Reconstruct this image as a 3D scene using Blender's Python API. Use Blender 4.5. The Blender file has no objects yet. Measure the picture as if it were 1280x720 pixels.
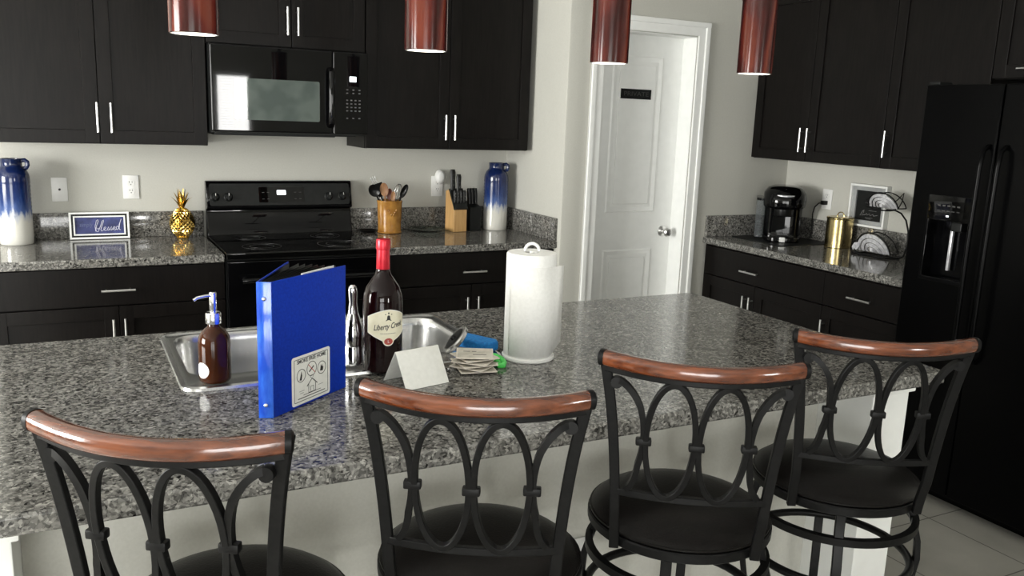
import bpy, bmesh, math, random
from mathutils import Vector, Matrix
random.seed(7)
PI = math.pi
SC = bpy.context.scene
COL = SC.collection

# ------------------------------------------------------------------ camera
F_PX, YAW, PITCH, ROLL = 1073.5, 0.4832, 0.1994, 0.0381
CAM = Vector((-0.6233, -4.6155, 1.5715))
fw = Vector((math.sin(YAW) * math.cos(PITCH), math.cos(YAW) * math.cos(PITCH), -math.sin(PITCH)))
rt = Vector((math.cos(YAW), -math.sin(YAW), 0))
up = rt.cross(fw)
r2 = rt * math.cos(ROLL) + up * math.sin(ROLL)
u2 = up * math.cos(ROLL) - rt * math.sin(ROLL)
cd = bpy.data.cameras.new('camera')
cam = bpy.data.objects.new('camera', cd)
COL.objects.link(cam)
cam.matrix_world = Matrix(((r2.x, u2.x, -fw.x, CAM.x), (r2.y, u2.y, -fw.y, CAM.y), (r2.z, u2.z, -fw.z, CAM.z), (0, 0, 0, 1)))
cd.sensor_width = 36
cd.lens = 36 * F_PX / 1280
cd.clip_start = 0.05
SC.camera = cam

# ------------------------------------------------------------------ world, light, exposure
W = bpy.data.worlds.new('world')
SC.world = W
W.use_nodes = True
W.node_tree.nodes['Background'].inputs[0].default_value = (0.80, 0.90, 1.0, 1)
W.node_tree.nodes['Background'].inputs[1].default_value = 1.0
SC.view_settings.view_transform = 'Standard'
SC.view_settings.look = 'None'
SC.view_settings.gamma = 1
SC.view_settings.use_curve_mapping = False
SC.view_settings.exposure = 0.22


def area(name, loc, direction, sx, sy, power, color=(1, 1, 1)):
    d = bpy.data.lights.new(name, 'AREA')
    d.shape = 'RECTANGLE'; d.size = sx; d.size_y = sy; d.energy = power; d.color = color
    o = bpy.data.objects.new(name, d)
    COL.objects.link(o)
    o.location = loc
    o.rotation_euler = Vector(direction).to_track_quat('-Z', 'Y').to_euler()
    return o


# daylight through the rear window, plus two unseen openings added for light
REAR_Y, LEFT_X, CEIL = -7.4, -4.2, 2.62
area('added_rear_light', (-2.1, REAR_Y - 0.06, 1.1), (0, 1, 0.0), 2.3, 2.0, 125, (1.0, 0.99, 0.95))  # unseen opening at the rear left, added for more light from behind
area('daylight_rear_window', (1.26, REAR_Y - 0.06, 1.52), (0, 1, 0), 0.44, 0.86, 42, (1.0, 0.99, 0.96))
area('added_left_light', (LEFT_X - 0.06, -2.5, 1.45), (1, 0.0, 0), 2.0, 1.5, 300, (1.0, 0.99, 0.95))  # unseen opening, added to light the door jamb, pantry and right walls

# ------------------------------------------------------------------ materials
MATS = {}


def principled(name, color, rough=0.5, metal=0.0, spec=0.5, **kw):
    m = bpy.data.materials.new(name)
    m.use_nodes = True
    b = m.node_tree.nodes['Principled BSDF']
    b.inputs['Base Color'].default_value = (*color, 1)
    b.inputs['Roughness'].default_value = rough
    b.inputs['Metallic'].default_value = metal
    b.inputs['Specular IOR Level'].default_value = spec
    for k, v in kw.items():
        b.inputs[k.replace('_', ' ')].default_value = v
    MATS[name] = m
    return m


def nd(m, typ, **kw):
    n = m.node_tree.nodes.new(typ)
    for k, v in kw.items():
        if k in n.inputs.keys():
            n.inputs[k].default_value = v
        else:
            setattr(n, k, v)
    return n


def coords(m, scale=(1, 1, 1)):
    tc = nd(m, 'ShaderNodeTexCoord')
    mp = nd(m, 'ShaderNodeMapping')
    mp.inputs['Scale'].default_value = scale
    m.node_tree.links.new(tc.outputs['Object'], mp.inputs['Vector'])
    return mp.outputs['Vector']


def ramp(m, src, stops, interp='LINEAR'):
    r = nd(m, 'ShaderNodeValToRGB')
    r.color_ramp.interpolation = interp
    els = r.color_ramp.elements
    while len(els) < len(stops):
        els.new(0.5)
    for e, (p, c) in zip(els, stops):
        e.position = p
        e.color = (*c, 1) if len(c) == 3 else c
    m.node_tree.links.new(src, r.inputs['Fac'])
    return r.outputs['Color']


def noise_tint(m, c0, c1, scale=(1, 1, 1), nscale=8, detail=4, lo=0.35, hi=0.65, bump=0.0):
    v = coords(m, scale)
    n = nd(m, 'ShaderNodeTexNoise')
    n.inputs['Scale'].default_value = nscale
    n.inputs['Detail'].default_value = detail
    m.node_tree.links.new(v, n.inputs['Vector'])
    col = ramp(m, n.outputs['Fac'], [(lo, c0), (hi, c1)])
    b = m.node_tree.nodes['Principled BSDF']
    m.node_tree.links.new(col, b.inputs['Base Color'])
    if bump:
        bp = nd(m, 'ShaderNodeBump')
        bp.inputs['Strength'].default_value = bump
        bp.inputs['Distance'].default_value = 0.002
        m.node_tree.links.new(n.outputs['Fac'], bp.inputs['Height'])
        m.node_tree.links.new(bp.outputs['Normal'], b.inputs['Normal'])
    return m


wall_paint = noise_tint(principled('wall_paint', (.5, .5, .46), 0.75, spec=0.25), (.50, .495, .45), (.53, .525, .48), nscale=160, bump=0.12)
ceiling_paint = noise_tint(principled('ceiling_paint', (.75, .75, .73), 0.9), (.74, .74, .72), (.78, .78, .76), nscale=90, bump=0.2)
white_paint = noise_tint(principled('white_paint', (.8, .8, .78), 0.35), (.85, .86, .84), (.88, .89, .87), nscale=20)
espresso = noise_tint(principled('espresso_wood', (.012, .009, .008), 0.36, spec=0.17), (.0030, .0024, .0022), (.0068, .0054, .0048), scale=(14, 14, 0.9), nscale=9, bump=0.05)
nickel = noise_tint(principled('brushed_nickel', (.7, .7, .69), 0.28, 1.0), (.68, .68, .67), (.76, .76, .75), scale=(1, 1, 40), nscale=30)
chrome = noise_tint(principled('chrome', (.85, .85, .87), 0.1, 1.0), (.84, .84, .86), (.88, .88, .9), nscale=10)
steel = noise_tint(principled('stainless_steel', (.55, .55, .55), 0.27, 1.0), (.52, .52, .52), (.62, .62, .61), scale=(30, 1, 1), nscale=20)
black_gloss = noise_tint(principled('black_appliance_gloss', (.002, .002, .002), 0.03, spec=0.34), (.0015, .0015, .0018), (.0026, .0026, .003), nscale=5)
black_glass = noise_tint(principled('black_glass', (.002, .002, .002), 0.018, spec=0.4), (.0014, .0014, .0014), (.0024, .0024, .0024), nscale=4)
black_satin = noise_tint(principled('black_satin', (.008, .009, .009), 0.4, spec=0.25), (.0070, .0078, .0076), (.0105, .0115, .0112), nscale=40)
window_mesh = noise_tint(principled('oven_window_mesh', (.06, .075, .07), 0.02, spec=0.4), (.065, .082, .076), (.095, .115, .105), nscale=14, detail=1)
fridge_black = noise_tint(principled('fridge_black', (.003, .003, .003), 0.24, spec=0.09), (.0007, .0007, .0008), (.0014, .0014, .0016), nscale=300, bump=0.15)
black_plastic = noise_tint(principled('black_plastic', (.004, .004, .004), 0.32, spec=0.28), (.003, .003, .003), (.006, .006, .006), nscale=60)
black_metal = noise_tint(principled('black_powder_coat', (.006, .006, .006), 0.42, spec=0.17), (.0026, .0026, .0028), (.0055, .0055, .0055), nscale=120, bump=0.08)
leather = noise_tint(principled('black_leather', (.006, .005, .0045), 0.36, spec=0.19), (.0022, .0018, .0016), (.0048, .0038, .0034), nscale=220, bump=0.25)
rail_wood = noise_tint(principled('glossy_red_brown_wood', (.2, .06, .02), 0.16, spec=0.6, Coat_Weight=0.6, Coat_Roughness=0.08), (.055, .013, .005), (.165, .045, .015), scale=(2.5, 22, 22), nscale=5, lo=.3, hi=.72, bump=0.25)
gold = noise_tint(principled('gold', (.75, .52, .16), 0.16, 1.0), (.70, .47, .13), (.80, .57, .19), nscale=30)
brass = noise_tint(principled('brushed_brass', (.62, .50, .24), 0.22, 1.0), (.58, .46, .21), (.68, .55, .28), scale=(1, 1, 60), nscale=12)
white_plastic = noise_tint(principled('white_plastic', (.78, .78, .76), 0.35), (.76, .76, .74), (.80, .80, .78), nscale=40)
paper = noise_tint(principled('paper', (.82, .82, .78), 0.85, spec=0.2), (.80, .80, .76), (.85, .85, .81), nscale=90)
towel_paper = noise_tint(principled('paper_towel', (.86, .86, .84), 0.95, spec=0.1), (.84, .84, .82), (.89, .89, .87), nscale=120, bump=0.3)
blue_cover = noise_tint(principled('blue_vinyl', (.004, .045, .50), 0.42, spec=0.22), (.002, .026, .33), (.003, .036, .42), nscale=200, bump=0.1)
blue_spine = noise_tint(principled('clear_blue_pocket', (.03, .16, .72), 0.12, spec=0.8), (.008, .065, .52), (.05, .20, .78), scale=(12, 12, 3), nscale=4, lo=.4, hi=.75)
amber = principled('amber_glass', (.075, .018, .004), 0.05, spec=0.3)
noise_tint(amber, (.026, .006, .0010), (.050, .012, .002), nscale=9)
wine_glass = noise_tint(principled('dark_wine_glass', (.012, .002, .003), 0.04, spec=0.35), (.006, .0012, .0018), (.010, .0018, .0026), nscale=6)
red_foil = noise_tint(principled('red_foil', (.55, .015, .03), 0.3, 0.35), (.48, .012, .026), (.62, .02, .04), nscale=60)
label_cream = noise_tint(principled('cream_label', (.78, .74, .58), 0.6), (.75, .71, .54), (.82, .78, .62), nscale=40)
ink = noise_tint(principled('black_ink', (.02, .02, .02), 0.6), (.015, .015, .015), (.03, .03, .03), nscale=50)
seal_red = noise_tint(principled('seal_red', (.35, .05, .04), 0.5), (.32, .04, .035), (.40, .07, .05), nscale=80)
red_ink = noise_tint(principled('red_ink', (.45, .05, .03), 0.6), (.42, .04, .03), (.50, .06, .04), nscale=80)
light_wood = noise_tint(principled('light_beech', (.52, .31, .12), 0.45), (.46, .26, .095), (.58, .36, .15), scale=(20, 20, 1.5), nscale=5)
spoon_wood = noise_tint(principled('spoon_wood', (.28, .14, .06), 0.5), (.22, .10, .045), (.36, .19, .085), scale=(20, 20, 2), nscale=5)
dark_red_wood = noise_tint(principled('dark_red_wood', (.14, .035, .02), 0.4), (.10, .025, .016), (.19, .05, .03), scale=(20, 20, 2), nscale=5)
crock_glaze = noise_tint(principled('amber_crock_glaze', (.36, .17, .035), 0.2, spec=0.6), (.27, .115, .02), (.44, .22, .05), nscale=22, bump=0.3)
silver_paint = noise_tint(principled('silver_painted_metal', (.6, .6, .62), 0.3, 0.35), (.52, .52, .55), (.78, .78, .80), nscale=60)
sponge_blue = noise_tint(principled('blue_sponge', (.005, .18, .52), 0.75), (.004, .14, .44), (.008, .22, .60), nscale=120, bump=0.3)
green_rubber = noise_tint(principled('green_rubber', (.08, .62, .10), 0.4), (.06, .54, .08), (.11, .70, .14), nscale=30)
coaster_face = noise_tint(principled('coaster_face', (.62, .58, .50), 0.5), (.50, .47, .40), (.70, .66, .58), nscale=30)
coaster_edge = noise_tint(principled('coaster_edge', (.62, .54, .44), 0.7), (.70, .64, .55), (.82, .76, .67), nscale=120)
cork = noise_tint(principled('coaster_back', (.06, .05, .045), 0.9), (.045, .04, .035), (.09, .075, .06), nscale=200)
denim = noise_tint(principled('navy_sign_face', (.035, .045, .16), 0.6), (.022, .028, .10), (.055, .068, .22), nscale=25)
sign_letter = noise_tint(principled('pale_lilac_letters', (.55, .55, .68), 0.5), (.5, .5, .62), (.6, .6, .72), nscale=40)
sign_faint = noise_tint(principled('faint_blue_letters', (.11, .14, .25), 0.6), (.10, .125, .22), (.125, .155, .28), nscale=40)
plaque_grey = noise_tint(principled('plaque_grey_letters', (.045, .045, .042), 0.5), (.04, .04, .038), (.05, .05, .048), nscale=40)
chalk = noise_tint(principled('chalk_grey_lettering', (.22, .22, .22), 0.8), (.15, .15, .15), (.30, .30, .30), nscale=60)
mirror_inner = noise_tint(principled('grey_frame_inner', (.34, .35, .35), 0.4), (.30, .31, .31), (.38, .39, .39), nscale=20)
shade_inside = noise_tint(principled('white_glass_liner', (.85, .85, .83), 0.4), (.83, .83, .81), (.88, .88, .86), nscale=10)

glass = principled('clear_glass', (.86, .95, .9), 0.03, spec=0.5, Transmission_Weight=1.0, IOR=1.45)
noise_tint(glass, (.80, .93, .87), (.85, .96, .9), nscale=6)
smoke_glass = principled('smoky_plastic', (.42, .45, .47), 0.08, spec=0.5, Transmission_Weight=0.85, IOR=1.2)
noise_tint(smoke_glass, (.40, .43, .45), (.46, .49, .5), nscale=6)


def emitter(name, color, strength):
    m = bpy.data.materials.new(name)
    m.use_nodes = True
    b = m.node_tree.nodes['Principled BSDF']
    b.inputs['Base Color'].default_value = (*[c * .3 for c in color], 1)
    b.inputs['Emission Color'].default_value = (*color, 1)
    b.inputs['Emission Strength'].default_value = strength
    return m


display_glow = emitter('lit_display', (.9, .97, 1), 2.2)
led_glow = emitter('lit_indicator', (.9, .95, 1), 2.0)
bulb_glow = emitter('bulb_glow', (1, .93, .82), 1.5)


def granite_material():
    m = principled('speckled_granite', (.2, .2, .2), 0.1, spec=0.55)
    v = coords(m)
    vo = nd(m, 'ShaderNodeTexVoronoi'); vo.inputs['Scale'].default_value = 185; vo.inputs['Randomness'].default_value = 1
    vo2 = nd(m, 'ShaderNodeTexVoronoi'); vo2.inputs['Scale'].default_value = 105
    n = nd(m, 'ShaderNodeTexNoise'); n.inputs['Scale'].default_value = 45; n.inputs['Detail'].default_value = 5
    n2 = nd(m, 'ShaderNodeTexNoise'); n2.inputs['Scale'].default_value = 5; n2.inputs['Detail'].default_value = 2
    L = m.node_tree.links
    # warp the cells a little
    mixv = nd(m, 'ShaderNodeVectorMath', operation='MULTIPLY_ADD')
    mixv.inputs[1].default_value = (.02, .02, .02)
    L.new(v, n.inputs['Vector']); L.new(v, n2.inputs['Vector'])
    L.new(n.outputs['Color'], mixv.inputs[0]); L.new(v, mixv.inputs[2])
    L.new(mixv.outputs[0], vo.inputs['Vector']); L.new(mixv.outputs[0], vo2.inputs['Vector'])
    s1 = nd(m, 'ShaderNodeSeparateColor'); L.new(vo.outputs['Color'], s1.inputs[0])
    s2 = nd(m, 'ShaderNodeSeparateColor'); L.new(vo2.outputs['Color'], s2.inputs[0])
    c1 = ramp(m, s1.outputs[0], [(0, (.010, .010, .010)), (.16, (.058, .057, .055)), (.40, (.145, .143, .138)), (.68, (.25, .247, .238)), (.9, (.40, .395, .38))], 'CONSTANT')
    c2 = ramp(m, s2.outputs[0], [(0, (.012, .012, .012)), (.14, (.095, .094, .090)), (.5, (.185, .183, .176)), (.85, (.33, .326, .312))], 'CONSTANT')
    mx = nd(m, 'ShaderNodeMix', data_type='RGBA')
    mx.inputs['Factor'].default_value = 0.42
    L.new(c1, mx.inputs['A']); L.new(c2, mx.inputs['B'])
    tint = ramp(m, n2.outputs['Fac'], [(.3, (.86, .84, .80)), (.7, (1.08, 1.07, 1.04))])
    mul = nd(m, 'ShaderNodeMix', data_type='RGBA', blend_type='MULTIPLY')
    mul.inputs['Factor'].default_value = 1
    L.new(mx.outputs['Result'], mul.inputs['A']); L.new(tint, mul.inputs['B'])
    L.new(mul.outputs['Result'], m.node_tree.nodes['Principled BSDF'].inputs['Base Color'])
    return m


granite = granite_material()


def tile_material():
    m = principled('floor_tile', (.4, .4, .37), 0.4, spec=0.35)
    v = coords(m)
    L = m.node_tree.links
    br = nd(m, 'ShaderNodeTexBrick')
    br.offset = 0; br.squash = 1
    br.inputs['Scale'].default_value = 1
    br.inputs['Brick Width'].default_value = .4305
    br.inputs['Row Height'].default_value = .4305
    br.inputs['Mortar Size'].default_value = .003
    br.inputs['Mortar Smooth'].default_value = .2
    mp = nd(m, 'ShaderNodeMapping')
    mp.inputs['Location'].default_value = (-2.041 + .4305 * 20, 2.504 + .4305 * 20, 0)
    L.new(v, mp.inputs['Vector']); L.new(mp.outputs[0], br.inputs['Vector'])
    n = nd(m, 'ShaderNodeTexNoise'); n.inputs['Scale'].default_value = 3.5; n.inputs['Detail'].default_value = 6
    L.new(v, n.inputs['Vector'])
    col = ramp(m, n.outputs['Fac'], [(.3, (.33, .32, .285)), (.7, (.43, .42, .38))])
    L.new(col, br.inputs['Color1']); L.new(col, br.inputs['Color2'])
    br.inputs['Mortar'].default_value = (.10, .095, .085, 1)
    L.new(br.outputs['Color'], m.node_tree.nodes['Principled BSDF'].inputs['Base Color'])
    return m


floor_tile = tile_material()


def pendant_glass():
    m = principled('marbled_red_glass', (.2, .03, .02), 0.15, spec=0.4)
    v = coords(m, (7, 7, 3))
    L = m.node_tree.links
    w = nd(m, 'ShaderNodeTexWave')
    w.inputs['Scale'].default_value = 1.1; w.inputs['Distortion'].default_value = 6; w.inputs['Detail'].default_value = 3
    L.new(v, w.inputs['Vector'])
    c = ramp(m, w.outputs['Fac'], [(0, (.030, .006, .005)), (.45, (.066, .010, .008)), (.8, (.10, .015, .010)), (1, (.14, .028, .015))])
    L.new(c, m.node_tree.nodes['Principled BSDF'].inputs['Base Color'])
    return m


shade_glass = pendant_glass()


def vase_glaze():
    m = principled('blue_to_white_glaze', (.1, .1, .3), 0.14, spec=0.6)
    tc = nd(m, 'ShaderNodeTexCoord'); sp = nd(m, 'ShaderNodeSeparateXYZ')
    L = m.node_tree.links
    L.new(tc.outputs['Object'], sp.inputs[0])
    n = nd(m, 'ShaderNodeTexNoise'); n.inputs['Scale'].default_value = 60; n.inputs['Detail'].default_value = 3
    mp = nd(m, 'ShaderNodeMapping'); mp.inputs['Scale'].default_value = (1, 1, .25)
    L.new(tc.outputs['Object'], mp.inputs[0]); L.new(mp.outputs[0], n.inputs['Vector'])
    ad = nd(m, 'ShaderNodeMath', operation='MULTIPLY_ADD'); ad.inputs[1].default_value = .10
    L.new(n.outputs['Fac'], ad.inputs[0]); L.new(sp.outputs['Z'], ad.inputs[2])
    mr = nd(m, 'ShaderNodeMapRange'); mr.inputs['From Min'].default_value = 0; mr.inputs['From Max'].default_value = .45
    L.new(ad.outputs[0], mr.inputs['Value'])
    c = ramp(m, mr.outputs[0], [(.34, (.62, .61, .56)), (.41, (.45, .47, .52)), (.46, (.06, .105, .27)), (.58, (.010, .030, .13)), (.75, (.004, .013, .075)), (.95, (.008, .016, .06))])
    L.new(c, m.node_tree.nodes['Principled BSDF'].inputs['Base Color'])
    return m


vase_mat = vase_glaze()

FLAT = {espresso, black_gloss, black_glass, fridge_black, white_paint, black_satin}

# ------------------------------------------------------------------ mesh helpers


def BM():
    return bmesh.new()


def box(bm, x0, x1, y0, y1, z0, z1, bevel=0.0, seg=2):
    vs = [bm.verts.new((x, y, z)) for z in (z0, z1) for y in (y0, y1) for x in (x0, x1)]
    fs = [bm.faces.new([vs[i] for i in q]) for q in ((0, 2, 3, 1), (4, 5, 7, 6), (0, 1, 5, 4), (2, 6, 7, 3), (0, 4, 6, 2), (1, 3, 7, 5))]
    if bevel:
        es = list({e for f in fs for e in f.edges})
        bmesh.ops.bevel(bm, geom=es, offset=bevel, segments=seg, profile=.5, affect='EDGES')
    return vs


def lathe(bm, prof, seg=40, c=(0, 0, 0), sx=1.0, sy=1.0):
    rings = []
    for r, z in prof:
        if r < 1e-6:
            rings.append([bm.verts.new((c[0], c[1], c[2] + z))])
        else:
            rings.append([bm.verts.new((c[0] + sx * r * math.cos(2 * PI * i / seg), c[1] + sy * r * math.sin(2 * PI * i / seg), c[2] + z)) for i in range(seg)])
    for a, b in zip(rings, rings[1:]):
        for i in range(seg):
            j = (i + 1) % seg
            if len(a) == 1 and len(b) == 1:
                continue
            if len(a) == 1:
                bm.faces.new((a[0], b[i], b[j]))
            elif len(b) == 1:
                bm.faces.new((a[i], a[j], b[0]))
            else:
                bm.faces.new((a[i], a[j], b[j], b[i]))
    return rings


def ell(rx, ry, n=12):
    return [(rx * math.cos(2 * PI * i / n), ry * math.sin(2 * PI * i / n)) for i in range(n)]


def rect(w, h):
    return [(-w / 2, -h / 2), (w / 2, -h / 2), (w / 2, h / 2), (-w / 2, h / 2)]


def sweep(bm, pts, sec, closed=False, ref=None, scale=None):
    """sweep the closed section along points; ref fixes one section axis"""
    P = [Vector(p) for p in pts]
    n = len(P)
    rings = []
    prev = None
    for i in range(n):
        if closed:
            t = (P[(i + 1) % n] - P[i - 1]).normalized()
        else:
            t = (P[min(i + 1, n - 1)] - P[max(i - 1, 0)]).normalized()
        if ref is not None:
            a = Vector(ref)
        elif prev is None:
            a = Vector((0, 0, 1)) if abs(t.z) < .9 else Vector((1, 0, 0))
        else:
            a = prev
        a = (a - t * a.dot(t))
        if a.length < 1e-6:
            a = t.orthogonal()
        a.normalize()
        b = t.cross(a)
        prev = a
        s = scale[i] if scale else 1
        rings.append([bm.verts.new(P[i] + a * (x * s) + b * (y * s)) for x, y in sec])
    m = len(sec)
    for i in range(n if closed else n - 1):
        A, B_ = rings[i], rings[(i + 1) % n]
        for k in range(m):
            l = (k + 1) % m
            bm.faces.new((A[k], A[l], B_[l], B_[k]))
    if not closed:
        bm.faces.new(rings[0][::-1])
        bm.faces.new(rings[-1])
    return rings


def tube(bm, pts, r, closed=False, n=10, ref=None, scale=None):
    return sweep(bm, pts, ell(r, r, n), closed, ref, scale)


def prism(bm, poly, z0, z1, frame=None):
    """extrude a 2-D polygon; frame maps (u, v, w) to a point"""
    fr = frame or (lambda u, v, w: (u, v, w))
    a = [bm.verts.new(fr(u, v, z0)) for u, v in poly]
    b = [bm.verts.new(fr(u, v, z1)) for u, v in poly]
    n = len(poly)
    bm.faces.new(a[::-1]); bm.faces.new(b)
    for i in range(n):
        j = (i + 1) % n
        bm.faces.new((a[i], a[j], b[j], b[i]))


def rr(cx, cy, w, h, r, n=6):
    pts = []
    for k, (sx, sy) in enumerate(((1, 1), (-1, 1), (-1, -1), (1, -1))):
        for i in range(n + 1):
            a = PI / 2 * (k + i / n)
            pts.append((cx + sx * (w / 2 - r) + r * math.cos(a), cy + sy * (h / 2 - r) + r * math.sin(a)))
    return pts


def ball(bm, c, r, seg=16, rings=10, sx=1, sy=1, sz=1):
    prof = [(r * math.sin(PI * i / rings), -r * sz * math.cos(PI * i / rings)) for i in range(rings + 1)]
    prof[0] = (0, prof[0][1]); prof[-1] = (0, prof[-1][1])
    lathe(bm, prof, seg, c, sx, sy)


def xform(bm, mtx, verts=None):
    bmesh.ops.transform(bm, matrix=mtx, verts=verts or bm.verts[:])


def obj(name, bm, mat, parent=None, smooth=True, bevel=0, mats=None):
    bmesh.ops.recalc_face_normals(bm, faces=bm.faces[:])
    me = bpy.data.meshes.new(name)
    bm.to_mesh(me)
    bm.free()
    for m in (mats or [mat]):
        me.materials.append(m)
    if smooth:
        me.polygons.foreach_set('use_smooth', [True] * len(me.polygons))
        me.set_sharp_from_angle(angle=math.radians(38))
    o = bpy.data.objects.new(name, me)
    COL.objects.link(o)
    if parent:
        o.parent = parent
    if smooth and mat in FLAT:
        o.modifiers.new('weighted', 'WEIGHTED_NORMAL').keep_sharp = True
    if bevel:
        md = o.modifiers.new('bevel', 'BEVEL')
        md.width = bevel; md.segments = 2; md.limit_method = 'ANGLE'; md.angle_limit = math.radians(50)
    return o


def tag(o, label, cat, group=None):
    o['label'] = label
    o['category'] = cat
    if group:
        o['group'] = group
    return o


def thing(name, label, cat, loc=(0, 0, 0), rz=0.0, group=None):
    o = bpy.data.objects.new(name, None)
    o.empty_display_size = .05
    COL.objects.link(o)
    o.location = loc
    o.rotation_euler = (0, 0, rz)
    return tag(o, label, cat, group)


def struct(name, bm, mat, **kw):
    o = obj(name, bm, mat, **kw)
    o['kind'] = 'structure'
    return o


def copy_tree(o, parent=None):
    c = o.copy()
    COL.objects.link(c)
    c.parent = parent
    for ch in list(o.children):
        copy_tree(ch, c)
    return c


def text_mesh(s, size, shear=0.0, extrude=0.0004, width=None, offset=0.0):
    cu = bpy.data.curves.new('t', 'FONT')
    cu.body = s; cu.size = size; cu.shear = shear; cu.extrude = extrude; cu.offset = offset
    cu.align_x = 'CENTER'; cu.align_y = 'CENTER'
    cu.resolution_u = 3
    o = bpy.data.objects.new('t', cu)
    COL.objects.link(o)
    dg = bpy.context.evaluated_depsgraph_get()
    me = bpy.data.meshes.new_from_object(o.evaluated_get(dg))
    bm = BM()
    bm.from_mesh(me)
    bpy.data.objects.remove(o); bpy.data.curves.remove(cu); bpy.data.meshes.remove(me)
    if width:
        xs = [v.co.x for v in bm.verts]
        k = width / (max(xs) - min(xs))
        for v in bm.verts:
            v.co.x *= k
    return bm


def frame_mtx(o, x, y):
    x = Vector(x).normalized(); y = Vector(y).normalized(); z = x.cross(y)
    return Matrix(((x.x, y.x, z.x, o[0]), (x.y, y.y, z.y, o[1]), (x.z, y.z, z.z, o[2]), (0, 0, 0, 1)))


def merge(dst, src):
    me = bpy.data.meshes.new('m')
    src.to_mesh(me); src.free()
    dst.from_mesh(me)
    bpy.data.meshes.remove(me)


def arc(cx, cy, r, a0, a1, n):
    return [(cx + r * math.cos(a0 + (a1 - a0) * i / n), cy + r * math.sin(a0 + (a1 - a0) * i / n)) for i in range(n + 1)]


def cyl_between(bm, a, b, r, n=14):
    tube(bm, [a, b], r, n=n)


# ------------------------------------------------------------------ the setting
XS, YP, XR = 1.7275, -0.668, 3.326          # side wall of the range alcove, pantry wall, right wall
ZC, ZB = 0.907, 1.031                        # worktop height, backsplash top
DX0, DX1, DZ = 1.945, 2.555, 2.032           # pantry door opening

bm = BM(); box(bm, LEFT_X - .1, XR + .1, REAR_Y - .1, .1, -.1, 0)
struct('floor', bm, floor_tile, smooth=False)
bm = BM(); box(bm, LEFT_X - .1, XR + .1, REAR_Y - .1, .1, CEIL, CEIL + .1)
struct('ceiling', bm, ceiling_paint, smooth=False)
bm = BM(); box(bm, LEFT_X - .1, XS + .1, 0, .1, 0, CEIL)
struct('wall_back', bm, wall_paint, smooth=False)
bm = BM(); prism(bm, [(XS, 0), (XS, YP + .012), (XS + .0035, YP + .0035), (XS + .012, YP), (XS + .1, YP), (XS + .1, 0)], 0, CEIL)
struct('wall_alcove', bm, wall_paint)
bm = BM()
box(bm, XS + .1, DX0, YP, YP + .12, 0, CEIL)
box(bm, DX1, XR, YP, YP + .12, 0, CEIL)
box(bm, DX0, DX1, YP, YP + .12, DZ, CEIL)
struct('wall_pantry', bm, wall_paint, smooth=False)
bm = BM(); box(bm, XR, XR + .1, REAR_Y, YP + .12, 0, CEIL)
struct('wall_right', bm, wall_paint, smooth=False)


def wall_with_hole(name, horizontal, fixed0, fixed1, a0, a1, holes):
    """wall along one axis with rectangular window holes (u0,u1,z0,z1)"""
    bm = BM()
    us = sorted({a0, a1, *[h[0] for h in holes], *[h[1] for h in holes]})
    for u0, u1 in zip(us, us[1:]):
        hz = [h for h in holes if h[0] <= u0 and h[1] >= u1]
        spans = [(0, CEIL)] if not hz else [(0, hz[0][2]), (hz[0][3], CEIL)]
        for z0, z1 in spans:
            if z1 - z0 < 1e-4:
                continue
            if horizontal:
                box(bm, u0, u1, fixed0, fixed1, z0, z1)
            else:
                box(bm, fixed0, fixed1, u0, u1, z0, z1)
    return struct(name, bm, wall_paint, smooth=False)


wall_with_hole('wall_rear', True, REAR_Y - .1, REAR_Y, LEFT_X, XR, [(-3.25, -.95, .06, 2.1), (1.02, 1.50, 1.07, 1.97)])
wall_with_hole('wall_left', False, LEFT_X - .1, LEFT_X, REAR_Y, 0, [(-3.5, -1.5, .7, 2.2)])


def window_frame(name, horiz, fixed, u0, u1, z0, z1, mull, slats):
    t = .05
    bm = BM()

    def b(a0, a1, c0, c1, d=.05):
        if horiz:
            box(bm, a0, a1, fixed - d / 2, fixed + d / 2, c0, c1, .004)
        else:
            box(bm, fixed - d / 2, fixed + d / 2, a0, a1, c0, c1, .004)
    b(u0, u1, z0, z0 + t); b(u0, u1, z1 - t, z1); b(u0, u0 + t, z0 + t, z1 - t); b(u1 - t, u1, z0 + t, z1 - t)
    for m_ in mull:
        b(m_ - t / 2, m_ + t / 2, z0 + t, z1 - t)
    o = struct(name, bm, white_paint)
    if slats:
        bm = BM()
        z = z0 + t + .02
        while z < z1 - t:
            if horiz:
                box(bm, u0 + t, u1 - t, fixed + .03, fixed + .055, z, z + .004)
            else:
                box(bm, fixed + .03, fixed + .055, u0 + t, u1 - t, z, z + .004)
            z += .035
        obj('blind', bm, white_plastic, o)
    return o


window_frame('added_window_1', True, REAR_Y - .02, -3.25, -.95, .06, 2.1, [-2.1], False)  # unseen patio opening, put in to hold the added rear light
window_frame('window_2', True, REAR_Y - .02, 1.02, 1.50, 1.07, 1.97, [], True)
window_frame('added_window_3', False, LEFT_X - .02, -3.5, -1.5, .7, 2.2, [-2.5], False)  # unseen, put in and positioned for the added light from the left

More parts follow.
